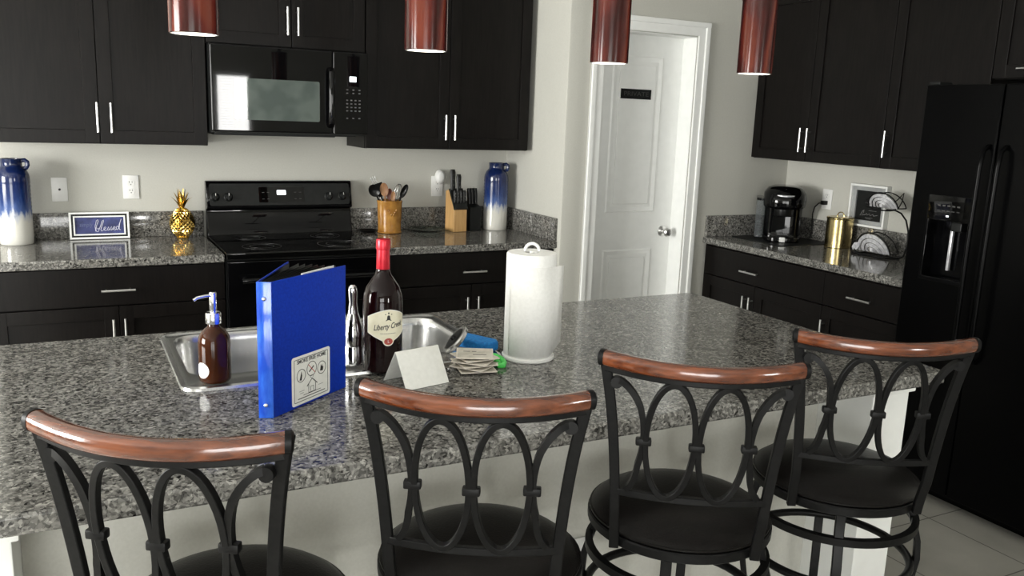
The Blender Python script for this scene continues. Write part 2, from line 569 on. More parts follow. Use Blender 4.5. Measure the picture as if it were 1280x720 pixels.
# pantry door, its jamb and casing
SY = YP + .115                                # front face of the recessed slab
bm = BM()
box(bm, DX0 + .002, DX1 - .002, SY, SY + .035, .01, DZ - .003)
panels = [(DX0 + .135, DX1 - .135, 1.045, 1.915), (DX0 + .135, DX1 - .135, .22, .83)]
for x0, x1, z0, z1 in panels:                 # raised moulding round a sunk field, then a raised centre panel
    for a in (0, 1):
        pass
    w = .022
    for (p, q) in (((x0, z0), (x1, z0)), ((x1, z0), (x1, z1)), ((x1, z1), (x0, z1)), ((x0, z1), (x0, z0))):
        pass
    loopo = [(x0, z0), (x1, z0), (x1, z1), (x0, z1)]
    prof = [(0.0, 0.0), (.008, .006), (.018, .004), (.03, -.0001)]
    rings = []
    for ins, h in prof:
        rings.append([bm.verts.new((x0 + ins if cx == x0 else x1 - ins, SY - h, z0 + ins if cz == z0 else z1 - ins)) for cx, cz in loopo])
    for A, B_ in zip(rings, rings[1:]):
        for i in range(4):
            j = (i + 1) % 4
            bm.faces.new((A[i], A[j], B_[j], B_[i]))
    ins = .048
    box(bm, x0 + ins, x1 - ins, SY - .005, SY, z0 + ins, z1 - ins, .004)
door = struct('door_1', bm, white_paint)
bm = BM()
lathe(bm, [(0, 0), (.032, 0), (.032, .006), (.013, .012), (.011, .035), (.02, .042), (.028, .052), (.028, .062), (.02, .072), (0, .075)], 28)
xform(bm, Matrix.Translation((2.492, SY, .93)) @ Matrix.Rotation(PI / 2, 4, 'X'))
obj('door_knob', bm, nickel, door)
bm = BM()
JT = .02
box(bm, DX0 - .001, DX0 + .004, YP, YP + .12, 0, DZ)
box(bm, DX1 - .004, DX1 + .001, YP, YP + .12, 0, DZ)
box(bm, DX0, DX1, YP, YP + .12, DZ - .004, DZ + .001)
for (x0, x1) in ((DX0 - .078, DX0 - .004), (DX1 + .004, DX1 + .078)):
    inner = DX0 if x0 < DX0 else DX1
    box(bm, x0, x1, YP - .012, YP + .001, 0, DZ + .078, .003)
    o0, o1 = (x0, x0 + .03) if x0 < DX0 else (x1 - .03, x1)
    box(bm, o0, o1, YP - .02, YP, 0, DZ + .078, .005)
box(bm, DX0 - .0785, DX1 + .0785, YP - .0125, YP, DZ + .004, DZ + .0785, .003)
box(bm, DX0 - .079, DX1 + .079, YP - .0205, YP, DZ + .05, DZ + .079, .005)
struct('trim_1', bm, white_paint)

bm = BM(); box(bm, -.1025, .1025, -.004, .001, -.027, .027, .001)
sign = thing('door_sign', 'small black plaque reading PRIVATE on the white pantry door', 'sign', (2.24, SY - .005, 1.708))
obj('plaque', bm, black_satin, sign)
tb = text_mesh('PRIVATE', .034, width=.165)
xform(tb, frame_mtx((0, -.0046, 0), (1, 0, 0), (0, 0, 1)))
obj('lettering', tb, plaque_grey, sign, smooth=False)

# baseboards
bm = BM(); box(bm, DX1 + .08, 2.72, YP - .012, YP, 0, .09, .003)
struct('baseboard_pantry', bm, white_paint)
bm = BM(); box(bm, LEFT_X, -.96, -.012, 0, 0, .09, .003)
struct('baseboard_back', bm, white_paint)

# ------------------------------------------------------------------ cabinets


def pull_bar(name, parent, c, length, vertical):
    """bar pull in front of a door at c; the bar stands 30 mm off in -y"""
    bm = BM()
    d = Vector((0, 0, 1)) if vertical else Vector((1, 0, 0))
    c = Vector(c)
    off = Vector((0, -.028, 0))
    tube(bm, [c + off - d * length / 2, c + off + d * length / 2], .0055, n=10)
    for s in (-1, 1):
        p = c + d * (s * (length / 2 - .02))
        tube(bm, [p, p + off], .004, n=8)
    return obj(name, bm, nickel, parent)


def shaker_door(name, parent, x0, x1, z0, z1, yf, hx=None, hz=None, hl=.13, slab=False, hhoriz=False):
    """door with a flat sunk panel and four rails; front at yf, 20 mm thick"""
    bm = BM()
    g = .0015
    x0, x1, z0, z1 = x0 + g, x1 - g, z0 + g, z1 - g
    if slab:
        box(bm, x0, x1, yf, yf + .02, z0, z1, .002)
    else:
        r = .058
        box(bm, x0 + r - .004, x1 - r + .004, yf + .009, yf + .02, z0 + r - .004, z1 - r + .004)
        box(bm, x0, x0 + r, yf, yf + .02, z0, z1, .002)
        box(bm, x1 - r, x1, yf, yf + .02, z0, z1, .002)
        box(bm, x0 + r - .001, x1 - r + .001, yf, yf + .0195, z0, z0 + r, .002)
        box(bm, x0 + r - .001, x1 - r + .001, yf, yf + .0195, z1 - r, z1, .002)
    d = obj(name, bm, espresso, parent)
    if hx is not None:
        pull_bar('handle', d, (hx, yf, hz), hl, not hhoriz)
    return d


def cabinet(name, label, loc, rz, w, d, z0, z1, splits, kind, pulls, toe=False, group=None):
    """origin at the left rear corner; splits = door edges in local x"""
    t = thing(name, label, 'cabinet', loc, rz, group)
    bm = BM()
    yf = -d
    th = .016
    for a, b in ((0, th), (w - th, w)):
        box(bm, a, b, yf + .021, -.002, z0, z1)
    box(bm, th, w - th, yf + .021, -.002, z0 + .001, z0 + th)
    box(bm, th, w - th, yf + .021, -.002, z1 - th, z1 - .001)
    box(bm, th, w - th, -.012, -.002, z0 + th, z1 - th)
    box(bm, 0.0005, w - .0005, yf + .022, yf + .036, z0 + .0005, z1 - .0005)
    if toe:
        box(bm, .01, w - .01, yf + .09, yf + .1, 0, z0 + .002)
    obj('carcass', bm, espresso, t, smooth=False)
    if kind == 'upper':
        for (a, b), (hx, hz) in zip(zip(splits, splits[1:]), pulls):
            shaker_door('door', t, a, b, z0 + .002, z1, yf, hx, hz)
    elif kind == 'base':
        zt = z1 - .172
        shaker_door('drawer', t, splits[0], splits[-1], zt, z1 - .006, yf, pulls[0][0], pulls[0][1], .135, slab=True, hhoriz=True)
        for (a, b), (hx, hz) in zip(zip(splits, splits[1:]), pulls[1:]):
            shaker_door('door', t, a, b, z0, zt - .003, yf, hx, hz)
    elif kind == 'short':
        for (a, b), (hx, hz) in zip(zip(splits, splits[1:]), pulls):
            shaker_door('door', t, a, b, z0 + .002, z1, yf, hx, hz)
    elif kind == 'fridge_top':
        for (a, b), (hx, hz) in zip(zip(splits, splits[1:]), pulls):
            shaker_door('door', t, a, b, z0 + .002, z1, yf, hx, hz, hhoriz=True)
    return t


ZU, ZUT = 1.373, 2.29
UL, UR = -.928, -.014
cabinet('wall_cabinet', 'dark wall cabinet with two doors above the blue vase and pineapple', (UL, 0, 0), 0, UR - UL, .332, ZU, ZUT,
        [0, .457, UR - UL], 'upper', [(-.4795 - UL, 1.49), (-.4235 - UL, 1.49)], group=None)
cabinet('wall_cabinet', 'short dark wall cabinet with two doors directly above the microwave', (-.012, 0, 0), 0, .758, .332, 1.842, ZUT,
        [0, .394, .758], 'short', [(.371, 1.965), (.421, 1.965)])
cabinet('wall_cabinet', 'dark wall cabinet with two doors above the utensil crock and knife block', (.75, 0, 0), 0, .940, .332, ZU, ZUT,
        [0, .460, .940], 'upper', [(.432, 1.49), (.484, 1.49)])
ZBT = ZC - .039
cabinet('base_cabinet', 'dark base cabinet with one drawer left of the range', (-.928, 0, 0), 0, .928, .612, .1, ZBT, [0, .482, .928], 'base',
        [(.483, .766), (.457, .575), (.504, .575)], toe=True)
cabinet('base_cabinet', 'dark base cabinet with one drawer right of the range below the crock', (.764, 0, 0), 0, .962, .612, .1, ZBT, [0, .474, .962], 'base',
        [(.48, .763), (.444, .565), (.506, .565)], toe=True)
R90 = -PI / 2
Y0 = YP - .002
cabinet('base_cabinet', 'wider two door base cabinet under the coffee maker beside pantry', (XR, Y0, 0), R90, 1.603 + Y0, .612, .1, ZBT, [0.03, (1.603 + Y0) / 2 - .01, 1.603 + Y0], 'base',
        [(1.09 + Y0, .764), (1.066 + Y0, .565), (1.116 + Y0, .565)], toe=True)
cabinet('base_cabinet', 'narrow one door base cabinet next to the black refrigerator', (XR, -1.6035, 0), R90, .512, .612, .1, ZBT, [0, .512], 'base',
        [(.237, .768), (.028, .56)], toe=True)
cabinet('wall_cabinet', 'dark two door wall cabinet above the coffee maker', (XR, Y0, 0), R90, 1.594 + Y0, .305, ZU, ZUT, [0, 1.093 + Y0, 1.594 + Y0], 'upper',
        [(1.066 + Y0, 1.492), (1.117 + Y0, 1.492)])
cabinet('wall_cabinet', 'dark single door wall cabinet between coffee corner and refrigerator', (XR, -1.595, 0), R90, .53, .305, ZU, ZUT, [0, .53], 'upper', [(.03, 1.495)])
cabinet('wall_cabinet', 'dark short wall cabinet above the black refrigerator', (XR, -2.1265, 0), R90, .92, .305, 1.80, ZUT, [0, .46, .92], 'fridge_top', [(.19, 1.842), (.73, 1.842)])

# ------------------------------------------------------------------ worktops


def worktop(name, label, x0, x1, y0, y1, z, splash, hole=None, cat='countertop'):
    t = thing(name, label, cat, ((x0 + x1) / 2, (y0 + y1) / 2, z))
    ox, oy = (x0 + x1) / 2, (y0 + y1) / 2
    bm = BM()
    th = .038
    if hole:
        xs = [x0, hole[0], hole[1], x1]; ys = [y0, hole[2], hole[3], y1]
    else:
        xs = [x0, x1]; ys = [y0, y1]
    V = {}
    for k, zz in enumerate((-th, 0)):
        for i, x in enumerate(xs):
            for j, y in enumerate(ys):
                V[i, j, k] = bm.verts.new((x - ox, y - oy, zz))
    cells = [(i, j) for i in range(len(xs) - 1) for j in range(len(ys) - 1) if not (hole and (i, j) == (1, 1))]
    for i, j in cells:
        bm.faces.new((V[i, j, 1], V[i + 1, j, 1], V[i + 1, j + 1, 1], V[i, j + 1, 1]))
        bm.faces.new((V[i, j, 0], V[i, j + 1, 0], V[i + 1, j + 1, 0], V[i + 1, j, 0]))
        for (a, b, n) in (((i, j), (i + 1, j), (i, j - 1)), ((i + 1, j), (i + 1, j + 1), (i + 1, j)), ((i + 1, j + 1), (i, j + 1), (i, j + 1)), ((i, j + 1), (i, j), (i - 1, j))):
            if n not in cells:
                bm.faces.new((V[a[0], a[1], 0], V[b[0], b[1], 0], V[b[0], b[1], 1], V[a[0], a[1], 1]))
    obj('slab', bm, granite, t, bevel=.006)
    for s in splash:
        bm = BM()
        box(bm, s[0] - ox, s[1] - ox, s[2] - oy, s[3] - oy, 0.0005, ZB - z, .002)
        obj('backsplash', bm, granite, t)
    return t


worktop('countertop', 'grey granite countertop left of the range', UL - .01, -.003, -.645, -.001, ZC, [(UL - .01, -.004, -.021, -.001)])
worktop('countertop', 'grey granite countertop between range and white alcove wall', .765, XS - .001, -.645, -.001, ZC,
        [(.766, XS - .022, -.021, -.001), (XS - .021, XS - .001, -.637, -.001)])
worktop('countertop', 'grey granite countertop under the coffee maker by the refrigerator', XR - .62, XR - .001, -2.118, YP - .001, ZC,
        [(XR - .61, XR - .022, YP - .021, YP - .001), (XR - .021, XR - .001, -2.118, YP - .001)])
IX0, IX1, IY0, IY1, ZI = -.955, 1.538, -3.131, -2.016, .914
SKX0, SKX1, SKY0, SKY1 = -.412, .425, -2.605, -2.062
worktop('island_countertop', 'large grey granite island countertop with inset sink', IX0, IX1, IY0, IY1, ZI, [], (SKX0 + .015, SKX1 - .015, SKY0 + .015, SKY1 - .015))

# ------------------------------------------------------------------ island body
isl = thing('kitchen_island', 'painted kitchen island with end walls under the granite top', 'kitchen island', (.27, -2.6, 0))
PX0, PX1, PYF = -.738, 1.354, -2.86


def ibox(bm, x0, x1, y0, y1, z0, z1, bevel=0):
    box(bm, x0 - .27, x1 - .27, y0 + 2.6, y1 + 2.6, z0, z1, bevel)


bm = BM(); ibox(bm, PX0, PX1, PYF, PYF + .1, 0, ZI - .0385)
obj('front_panel', bm, wall_paint, isl, smooth=False)
for x0, x1 in ((PX0 - .155, PX0 - .0005), (PX1 + .0005, PX1 + .149)):
    bm = BM(); ibox(bm, x0, x1, -3.05, -2.03, 0, ZI - .0385, .004)
    e = obj('end_wall', bm, white_paint if x0 > 0 else white_paint, isl)
    bm = BM(); ibox(bm, x0 - .012, x1 + .012, -3.062, -2.86, ZI - .079, ZI - .0388, .004)
    obj('trim', bm, white_paint, e)
bm = BM(); ibox(bm, PX0, PX1, -2.06, -2.03, .1, ZI - .0385)
obj('cabinet_front', bm, espresso, isl, smooth=False)
bm = BM(); ibox(bm, PX0, PX1, PYF - .012, PYF - .0005, 0, .09, .003)
obj('baseboard', bm, white_paint, isl)


def duplex(t, bmo=None):
    """slots of a duplex receptacle as a child mesh, plate in local xz at y=0"""
    bm = BM(); box(bm, -.036, .036, -.006, 0, -.058, .058, .002)
    pl = obj('plate', bm, white_plastic, t)
    for s in (-1, 1):
        bm = BM()
        prism(bm, [(u, v) for u, v in rr(0, s * .02, .033, .029, .012)], 0, .0025, lambda u, v, w: (u, -.006 - w, v))
        r = obj('receptacle', bm, white_plastic, t)
        bm = BM()
        for dx in (-.006, .006):
            box(bm, dx - .001, dx + .001, -.0089, -.0084, s * .02 + .001, s * .02 + .009)
        ball(bm, (0, -.0085, s * .02 - .007), .0022, 8, 6)
        obj('slot', bm, ink, r)
    return t


duplex(thing('wall_outlet', 'white duplex outlet on the island panel between second and third stools', 'outlet', (.512, PYF - .0005, .43)))

# ------------------------------------------------------------------ sink and faucet
scx, scy = (SKX0 + SKX1) / 2, (SKY0 + SKY1) / 2
sink = thing('kitchen_sink', 'stainless steel drop in sink set into the island top', 'sink', (scx, scy, ZI))
SW, SH = SKX1 - SKX0, SKY1 - SKY0
bm = BM()
outer = rr(0, 0, SW, SH, .045)
bowls = [(-SW / 4 + .002, .038, SW / 2 - .055, SH - .135), (SW / 4 - .002, .038, SW / 2 - .055, SH - .135)]


def loop(bm, pts, z):
    return [bm.verts.new((x, y, z)) for x, y in pts]


def ring_faces(bm, A, B_):
    n = len(A)
    for i in range(n):
        j = (i + 1) % n
        bm.faces.new((A[i], A[j], B_[j], B_[i]))


L0 = loop(bm, outer, 0.0005)
L1 = loop(bm, rr(0, 0, SW - .004, SH - .004, .043), .007)
L2 = loop(bm, rr(0, 0, SW - .022, SH - .022, .036), .009)
L3 = loop(bm, rr(0, 0, SW - .034, SH - .034, .03), .0055)
ring_faces(bm, L0, L1); ring_faces(bm, L1, L2); ring_faces(bm, L2, L3)
edges = [bm.edges.get((L3[i], L3[(i + 1) % len(L3)])) for i in range(len(L3))]
inner_loops = []
for cx, cy, w, h in bowls:
    Lb = loop(bm, rr(cx, cy, w, h, .06), .0055)
    inner_loops.append(Lb)
    edges += [bm.edges.new((Lb[i], Lb[(i + 1) % len(Lb)])) for i in range(len(Lb))]
bmesh.ops.triangle_fill(bm, use_beauty=True, use_dissolve=False, edges=edges)
obj('rim', bm, steel, sink)
for cx, cy, w, h in bowls:
    bm = BM()
    A = None
    for dw, r, z in ((0, .06, .0055), (.006, .058, .002), (.010, .058, -.02), (.028, .058, -.15), (.05, .055, -.17), (.09, .045, -.176)):
        B_ = loop(bm, rr(cx, cy, w - dw, h - dw, r), z)
        if A:
            ring_faces(bm, A, B_)
        A = B_
    bm.faces.new(A)
    bw = obj('bowl', bm, steel, sink)
    bm = BM()
    lathe(bm, [(0, .002), (.03, .002), (.042, .004), (.044, .001), (.044, 0)], 28, (cx, cy, -.175))
    obj('drain', bm, chrome, bw)

fz = ZI + .0085
fau = thing('faucet', 'chrome single lever faucet between the blue binder and wine bottle', 'faucet', (.0135, -2.532, fz))
bm = BM(); prism(bm, rr(0, 0, .066, .052, .025), 0, .006)
obj('base_plate', bm, chrome, fau, bevel=.002)
bm = BM()
lathe(bm, [(0, 0.005), (.027, .005), (.027, .05), (.0265, .051), (.027, .052), (.027, .085), (.024, .105), (.017, .125), (.013, .135), (0, .137)], 28)
obj('body', bm, chrome, fau)
bm = BM()
sweep(bm, [(0, 0, .115), (0, 0, .14), (-.001, -.002, .165), (-.002, -.004, .19), (-.003, -.005, .204), (-.003, -.005, .210)], ell(.0155, .011, 14), ref=(1, 0, 0), scale=[1.25, .85, .66, .78, .66, .3])
obj('lever_handle', bm, chrome, fau)
bm = BM()
tube(bm, [(0, .01, .075), (0, .06, .10), (0, .12, .108), (0, .17, .095), (0, .185, .07)], .0125, n=14)
lathe(bm, [(0, 0), (.014, 0), (.014, .02), (0, .022)], 16, (0, .186, .048))
obj('spout', bm, chrome, fau)

# ------------------------------------------------------------------ range
rng = thing('range', 'black freestanding electric range with glass cooktop', 'stove', (.381, 0, 0))
RW = .376
bm = BM(); box(bm, -RW, RW, -.62, -.03, .01, .88)
box(bm, -RW + .03, RW - .03, -.60, -.05, 0, .02)
obj('body', bm, black_satin, rng, smooth=False)
bm = BM()
box(bm, -RW - .003, RW + .003, -.665, -.075, .881, .913, .006)
ck = obj('cooktop', bm, black_glass, rng)
for bx, by, br_ in ((-.19, -.49, .09), (.19, -.49, .11), (-.19, -.21, .075), (.19, -.21, .075)):
    bm = BM()
    for r in (br_, br_ * .62):
        lathe(bm, [(r - .0015, .0), (r - .0015, .0004), (r + .0015, .0004), (r + .0015, 0)], 48, (bx, by, .9131))
    obj('burner_ring', bm, principled('burner_mark', (.03, .03, .03), .3) if 'burner_mark' not in MATS else MATS['burner_mark'], ck)
# backguard: lower riser then forward-leaning panel
bm = BM()
poly = [(-.012, .885), (-.085, .885), (-.085, .93), (-.075, .945), (-.05, 1.03), (-.05, 1.04), (-.078, 1.045), (-.082, 1.055), (-.058, 1.178), (-.05, 1.185), (-.012, 1.185)]
prism(bm, poly, -RW + .0005, RW - .0005, lambda u, v, w: (w, u, v))
bg = obj('backguard', bm, black_gloss, rng, bevel=.004)
N = Vector((0, -.123, -.024)).normalized()


def bgp(x, z):      # a point on the sloping face of the backguard
    t = (z - 1.055) / .123
    return Vector((x, -.082 + .024 * t, z))


BGX = Vector((1, 0, 0)); BGU = Vector((0, .024, .123)).normalized()
bm = BM(); prism(bm, rr(0, 0, 2 * RW - .03, .112, .01), .0002, .0015)
xform(bm, frame_mtx(bgp(0, 1.117), BGX, BGU))
obj('control_panel', bm, black_satin, bg)
for kx in (-.335, -.270, .248, .322):
    bm = BM()
    lathe(bm, [(0, .001), (.024, .001), (.023, .005), (.018, .008), (.016, .022), (.013, .025), (0, .025)], 24)
    box(bm, -.004, .004, -.018, .018, .022, .032, .002)
    xform(bm, frame_mtx(bgp(kx, 1.105), BGX, BGU))
    kn = obj('knob', bm, black_satin, bg)
    bm = BM(); box(bm, -.0012, .0012, .004, .017, .032, .0325)
    xform(bm, frame_mtx(bgp(kx, 1.105), BGX, BGU))
    obj('pointer', bm, white_plastic, kn)
bm = BM(); prism(bm, rr(0, 0, .235, .08, .006), .0012, .0022)
xform(bm, frame_mtx(bgp(0, 1.115), BGX, BGU))
cp = obj('clock_panel', bm, black_glass, bg)
bm = BM(); prism(bm, rr(0, 0, .046, .024, .003), .0023, .0026)
xform(bm, frame_mtx(bgp(-.002, 1.126), BGX, BGU))
obj('display', bm, display_glow, cp)
bm = BM()
for k in (-.095, -.07, .07, .095):
    for dz in (-.022, .012):
        box(bm, k - .006, k + .006, dz - .0015, dz + .0015, .0022, .0025)
xform(bm, frame_mtx(bgp(0, 1.115), BGX, BGU))
obj('buttons', bm, plaque_grey, cp)
bm = BM(); box(bm, -RW, RW, -.655, -.622, .17, .872, .006)
od = obj('oven_door', bm, black_gloss, rng)
bm = BM(); box(bm, -.27, .27, -.6565, -.6545, .36, .66, .001)
obj('window', bm, black_glass, od)
bm = BM()
tube(bm, [(-.32, -.70, .79), (.32, -.70, .79)], .013, n=14)
for s in (-1, 1):
    tube(bm, [(s * .30, -.65, .79), (s * .30, -.70, .79)], .01, n=10)
obj('handle', bm, black_gloss, od)
bm = BM(); box(bm, -RW, RW, -.65, -.622, .03, .162, .006)
obj('storage_drawer', bm, black_gloss, rng)

# ------------------------------------------------------------------ microwave
mw = thing('microwave', 'black over the range microwave hanging above the stove', 'microwave', (.367, 0, 1.437))
MX = .374
bm = BM(); box(bm, -MX, MX, -.375, -.001, .0, .402, .003)
obj('body', bm, black_satin, mw)
bm = BM(); box(bm, -MX + .02, MX - .15, -.34, -.06, -.012, .001, .003); box(bm, .22, .33, -.34, -.16, -.008, .001, .003)
obj('vent_grille', bm, black_satin, mw)
bm = BM(); box(bm, -MX, .195, -.402, -.376, .006, .402, .008, 3)
md = obj('door', bm, black_gloss, mw)
bm = BM(); prism(bm, rr(-.07, .158, .40, .19, .008), .4018, .4028, lambda u, v, w: (u, -w, v))
obj('window', bm, window_mesh, md)
bm = BM()
sweep(bm, [(.182, -.405, .045), (.182, -.43, .06), (.182, -.437, .12), (.182, -.439, .18), (.182, -.437, .24), (.182, -.43, .30), (.182, -.405, .315)], ell(.016, .011, 14), ref=(1, 0, 0))
obj('handle', bm, black_gloss, md)
bm = BM(); box(bm, .198, MX, -.400, -.376, .006, .402, .006, 3)
mp_ = obj('control_panel', bm, black_gloss, mw)
bm = BM(); prism(bm, rr(.296, .273, .034, .026, .003), .4002, .4008, lambda u, v, w: (u, -w, v))
obj('display', bm, display_glow, mp_)
key_print = principled('keypad_print', (.10, .10, .10), .5)
for r_, zz in enumerate((.222, .206, .172, .155, .138, .121, .085)):
    for c_ in range(4 if 1 < r_ < 6 else 3):
        bm = BM()
        xx = .262 + c_ * (.021 if 1 < r_ < 6 else .031)
        box(bm, xx, xx + .010, -.4006, -.4, zz - .003, zz + .003)
        obj('key', bm, key_print, mp_, smooth=False)

# ------------------------------------------------------------------ refrigerator
FX, FY0, FY1, FH = 2.593, -3.05, -2.135, 1.757
fr = thing('refrigerator', 'tall black side by side refrigerator with water dispenser at the right edge', 'refrigerator', (FX, FY1, 0), R90)
# local: x = distance along the front (towards the viewer), y: front face at 0, back positive
FWD = FY1 - FY0
bm = BM(); box(bm, 0, FWD, .065, XR - FX - .04, .02, FH - .01, .004)
box(bm, .03, FWD - .03, .09, XR - FX - .06, 0, .03)
obj('body', bm, fridge_black, fr)
FS = .345
DSP = (.088, .285, .965, 1.312)
bm = BM()      # freezer door with a dispenser opening
xs = [0.002, DSP[0], DSP[1], FS - .003]; zs = [.06, DSP[2], DSP[3] - .105, FH]
V = {}
for k, y in enumerate((0, .06)):
    for i, x in enumerate(xs):
        for j, z in enumerate(zs):
            V[i, j, k] = bm.verts.new((x, y, z))
for i in range(3):
    for j in range(3):
        if (i, j) != (1, 1):
            bm.faces.new((V[i, j, 0], V[i + 1, j, 0], V[i + 1, j + 1, 0], V[i, j + 1, 0]))
        bm.faces.new((V[i, j, 1], V[i, j + 1, 1], V[i + 1, j + 1, 1], V[i + 1, j, 1]))
for i in range(3):
    bm.faces.new((V[i, 0, 0], V[i, 0, 1], V[i + 1, 0, 1], V[i + 1, 0, 0]))
    bm.faces.new((V[i, 3, 0], V[i + 1, 3, 0], V[i + 1, 3, 1], V[i, 3, 1]))
for j in range(3):
    bm.faces.new((V[0, j, 0], V[0, j + 1, 0], V[0, j + 1, 1], V[0, j, 1]))
    bm.faces.new((V[3, j, 0], V[3, j, 1], V[3, j + 1, 1], V[3, j + 1, 0]))
fd = obj('freezer_door', bm, fridge_black, fr, bevel=.006)
bm = BM()      # recess box
x0, x1, z0, z1 = DSP[0], DSP[1], DSP[2], DSP[3] - .105
for q in (((x0, .001, z0), (x0, .055, z0), (x0, .055, z1), (x0, .001, z1)), ((x1, .001, z0), (x1, .055, z0), (x1, .055, z1), (x1, .001, z1)),
          ((x0, .055, z0), (x1, .055, z0), (x1, .055, z1), (x0, .055, z1)), ((x0, .001, z0), (x1, .001, z0), (x1, .055, z0), (x0, .055, z0)),
          ((x0, .001, z1), (x1, .001, z1), (x1, .055, z1), (x0, .055, z1))):
    bm.faces.new([bm.verts.new(p) for p in q])
box(bm, x0 - .004, x0 + .008, -.006, .01, z0 - .01, DSP[3], .002)
box(bm, x1 - .008, x1 + .004, -.006, .01, z0 - .01, DSP[3], .002)
box(bm, x0, x1, -.012, .03, z0 - .012, z0 + .006, .003)
dsp = obj('dispenser', bm, black_gloss, fd)
bm = BM(); box(bm, x0, x1, -.007, .003, z1, DSP[3], .003)
pn = obj('dispenser_panel', bm, black_glass, dsp)
bm = BM()
for k in range(5):
    box(bm, x0 + .045 + k * .022, x0 + .058 + k * .022, -.0078, -.0072, z1 + .06, z1 + .066)
    box(bm, x0 + .045 + k * .022, x0 + .058 + k * .022, -.0078, -.0072, z1 + .04, z1 + .043)
obj('buttons', bm, plaque_grey, pn, smooth=False)
bm = BM(); box(bm, x0 + .088, x0 + .1, -.0082, -.0074, z1 + .018, z1 + .024)
obj('indicator', bm, led_glow, pn, smooth=False)
bm = BM()
box(bm, x0 + .09, x0 + .102, .03, .045, z0 + .035, z1 - .012, .003)
obj('paddle', bm, silver_paint, dsp)
bm = BM()
box(bm, x0 + .1, x0 + .15, .012, .05, z1 - .04, z1 - .002, .006)
obj('nozzle', bm, black_satin, dsp)
bm = BM(); box(bm, FS + .003, FWD - .002, 0, .06, .06, FH, .006, 3)
rd = obj('fresh_food_door', bm, fridge_black, fr)
for par, hx in ((fd, FS - .028), (rd, FS + .045)):
    bm = BM()
    sweep(bm, [(hx, -.003, .66), (hx, -.035, .68), (hx, -.045, .75), (hx, -.048, 1.1), (hx, -.045, 1.44), (hx, -.035, 1.50), (hx, -.003, 1.52)], ell(.010, .009, 12), ref=(1, 0, 0))
    obj('handle', bm, fridge_black, par)
bm = BM()
for xx in (.03, FWD - .03):
    box(bm, xx - .025, xx + .025, .01, .09, FH - .001, FH + .012, .003)
obj('hinge_cover', bm, black_satin, fr)

# ------------------------------------------------------------------ pendant lamps
def pendant(label, x, y, zb):
    t = thing('pendant_lamp', label, 'pendant lamp', (x, y, zb), random.uniform(0, 6), 'pendant lamps in a row over the island')
    bm = BM()
    R, H = .054, .222
    lathe(bm, [(R - .002, 0), (R, .001), (R, H - .003), (R - .003, H), (R - .006, H), (R - .006, .001), (R - .002, 0)], 48)
    sh = obj('shade', bm, shade_glass, t)
    bm = BM()
    lathe(bm, [(R - .0025, -.0005), (R - .0065, -.0005), (R - .0065, H - .02), (0.01, H - .015)], 48)
    obj('liner', bm, shade_inside, sh)
    bm = BM()
    lathe(bm, [(0, H - .004), (R + .001, H - .004), (R + .001, H + .004), (R * .6, H + .008), (.012, H + .012), (.011, H + .04), (0, H + .042)], 36)
    obj('cap', bm, black_metal, t)
    bm = BM()
    tube(bm, [(0, 0, H + .03), (0, 0, CEIL - zb - .02)], .0035, n=8)
    obj('cord', bm, black_plastic, t)
    bm = BM()
    lathe(bm, [(0, CEIL - zb - .03), (.03, CEIL - zb - .028), (.058, CEIL - zb - .012), (.06, CEIL - zb - .0002), (0, CEIL - zb - .0002)], 36)
    obj('ceiling_canopy', bm, black_metal, t)
    bm = BM()
    lathe(bm, [(0, .07), (.012, .072), (.022, .09), (.023, .11), (.015, .135), (.012, .16), (0, .16)], 20)
    obj('bulb', bm, bulb_glow, t)
    l = bpy.data.lights.new('pendant_light', 'POINT')
    l.energy = 0.35; l.color = (1, .9, .76); l.shadow_soft_size = .02
    lo = bpy.data.objects.new('pendant_light', l); COL.objects.link(lo)
    lo.parent = t; lo.location = (0, 0, .04)
    return t


pendant('red marbled pendant lamp hanging in front of the left wall cabinet', -.345, -2.5, 1.722)
pendant('red marbled pendant lamp hanging right of the microwave', .213, -2.5, 1.722)
pendant('red marbled pendant lamp hanging in front of the white pantry door', .770, -2.5, 1.724)
pendant('red marbled pendant lamp nearest the refrigerator with its top cap showing', 1.312, -2.5, 1.724)

# ------------------------------------------------------------------ bar stools


def yb(u, z):          # the curved, slightly leaning surface of the backrest
    e = -.185 - .05 * (z - .64) / .45
    hw = hwid(z)
    bow = .026 + .026 * (z - .775) / .3
    return e - bow * max(0, 1 - (u / hw) ** 2)


def hwid(z):
    t = (z - .64) / .45
    return .155 + .02 * t + .027 * t ** 3


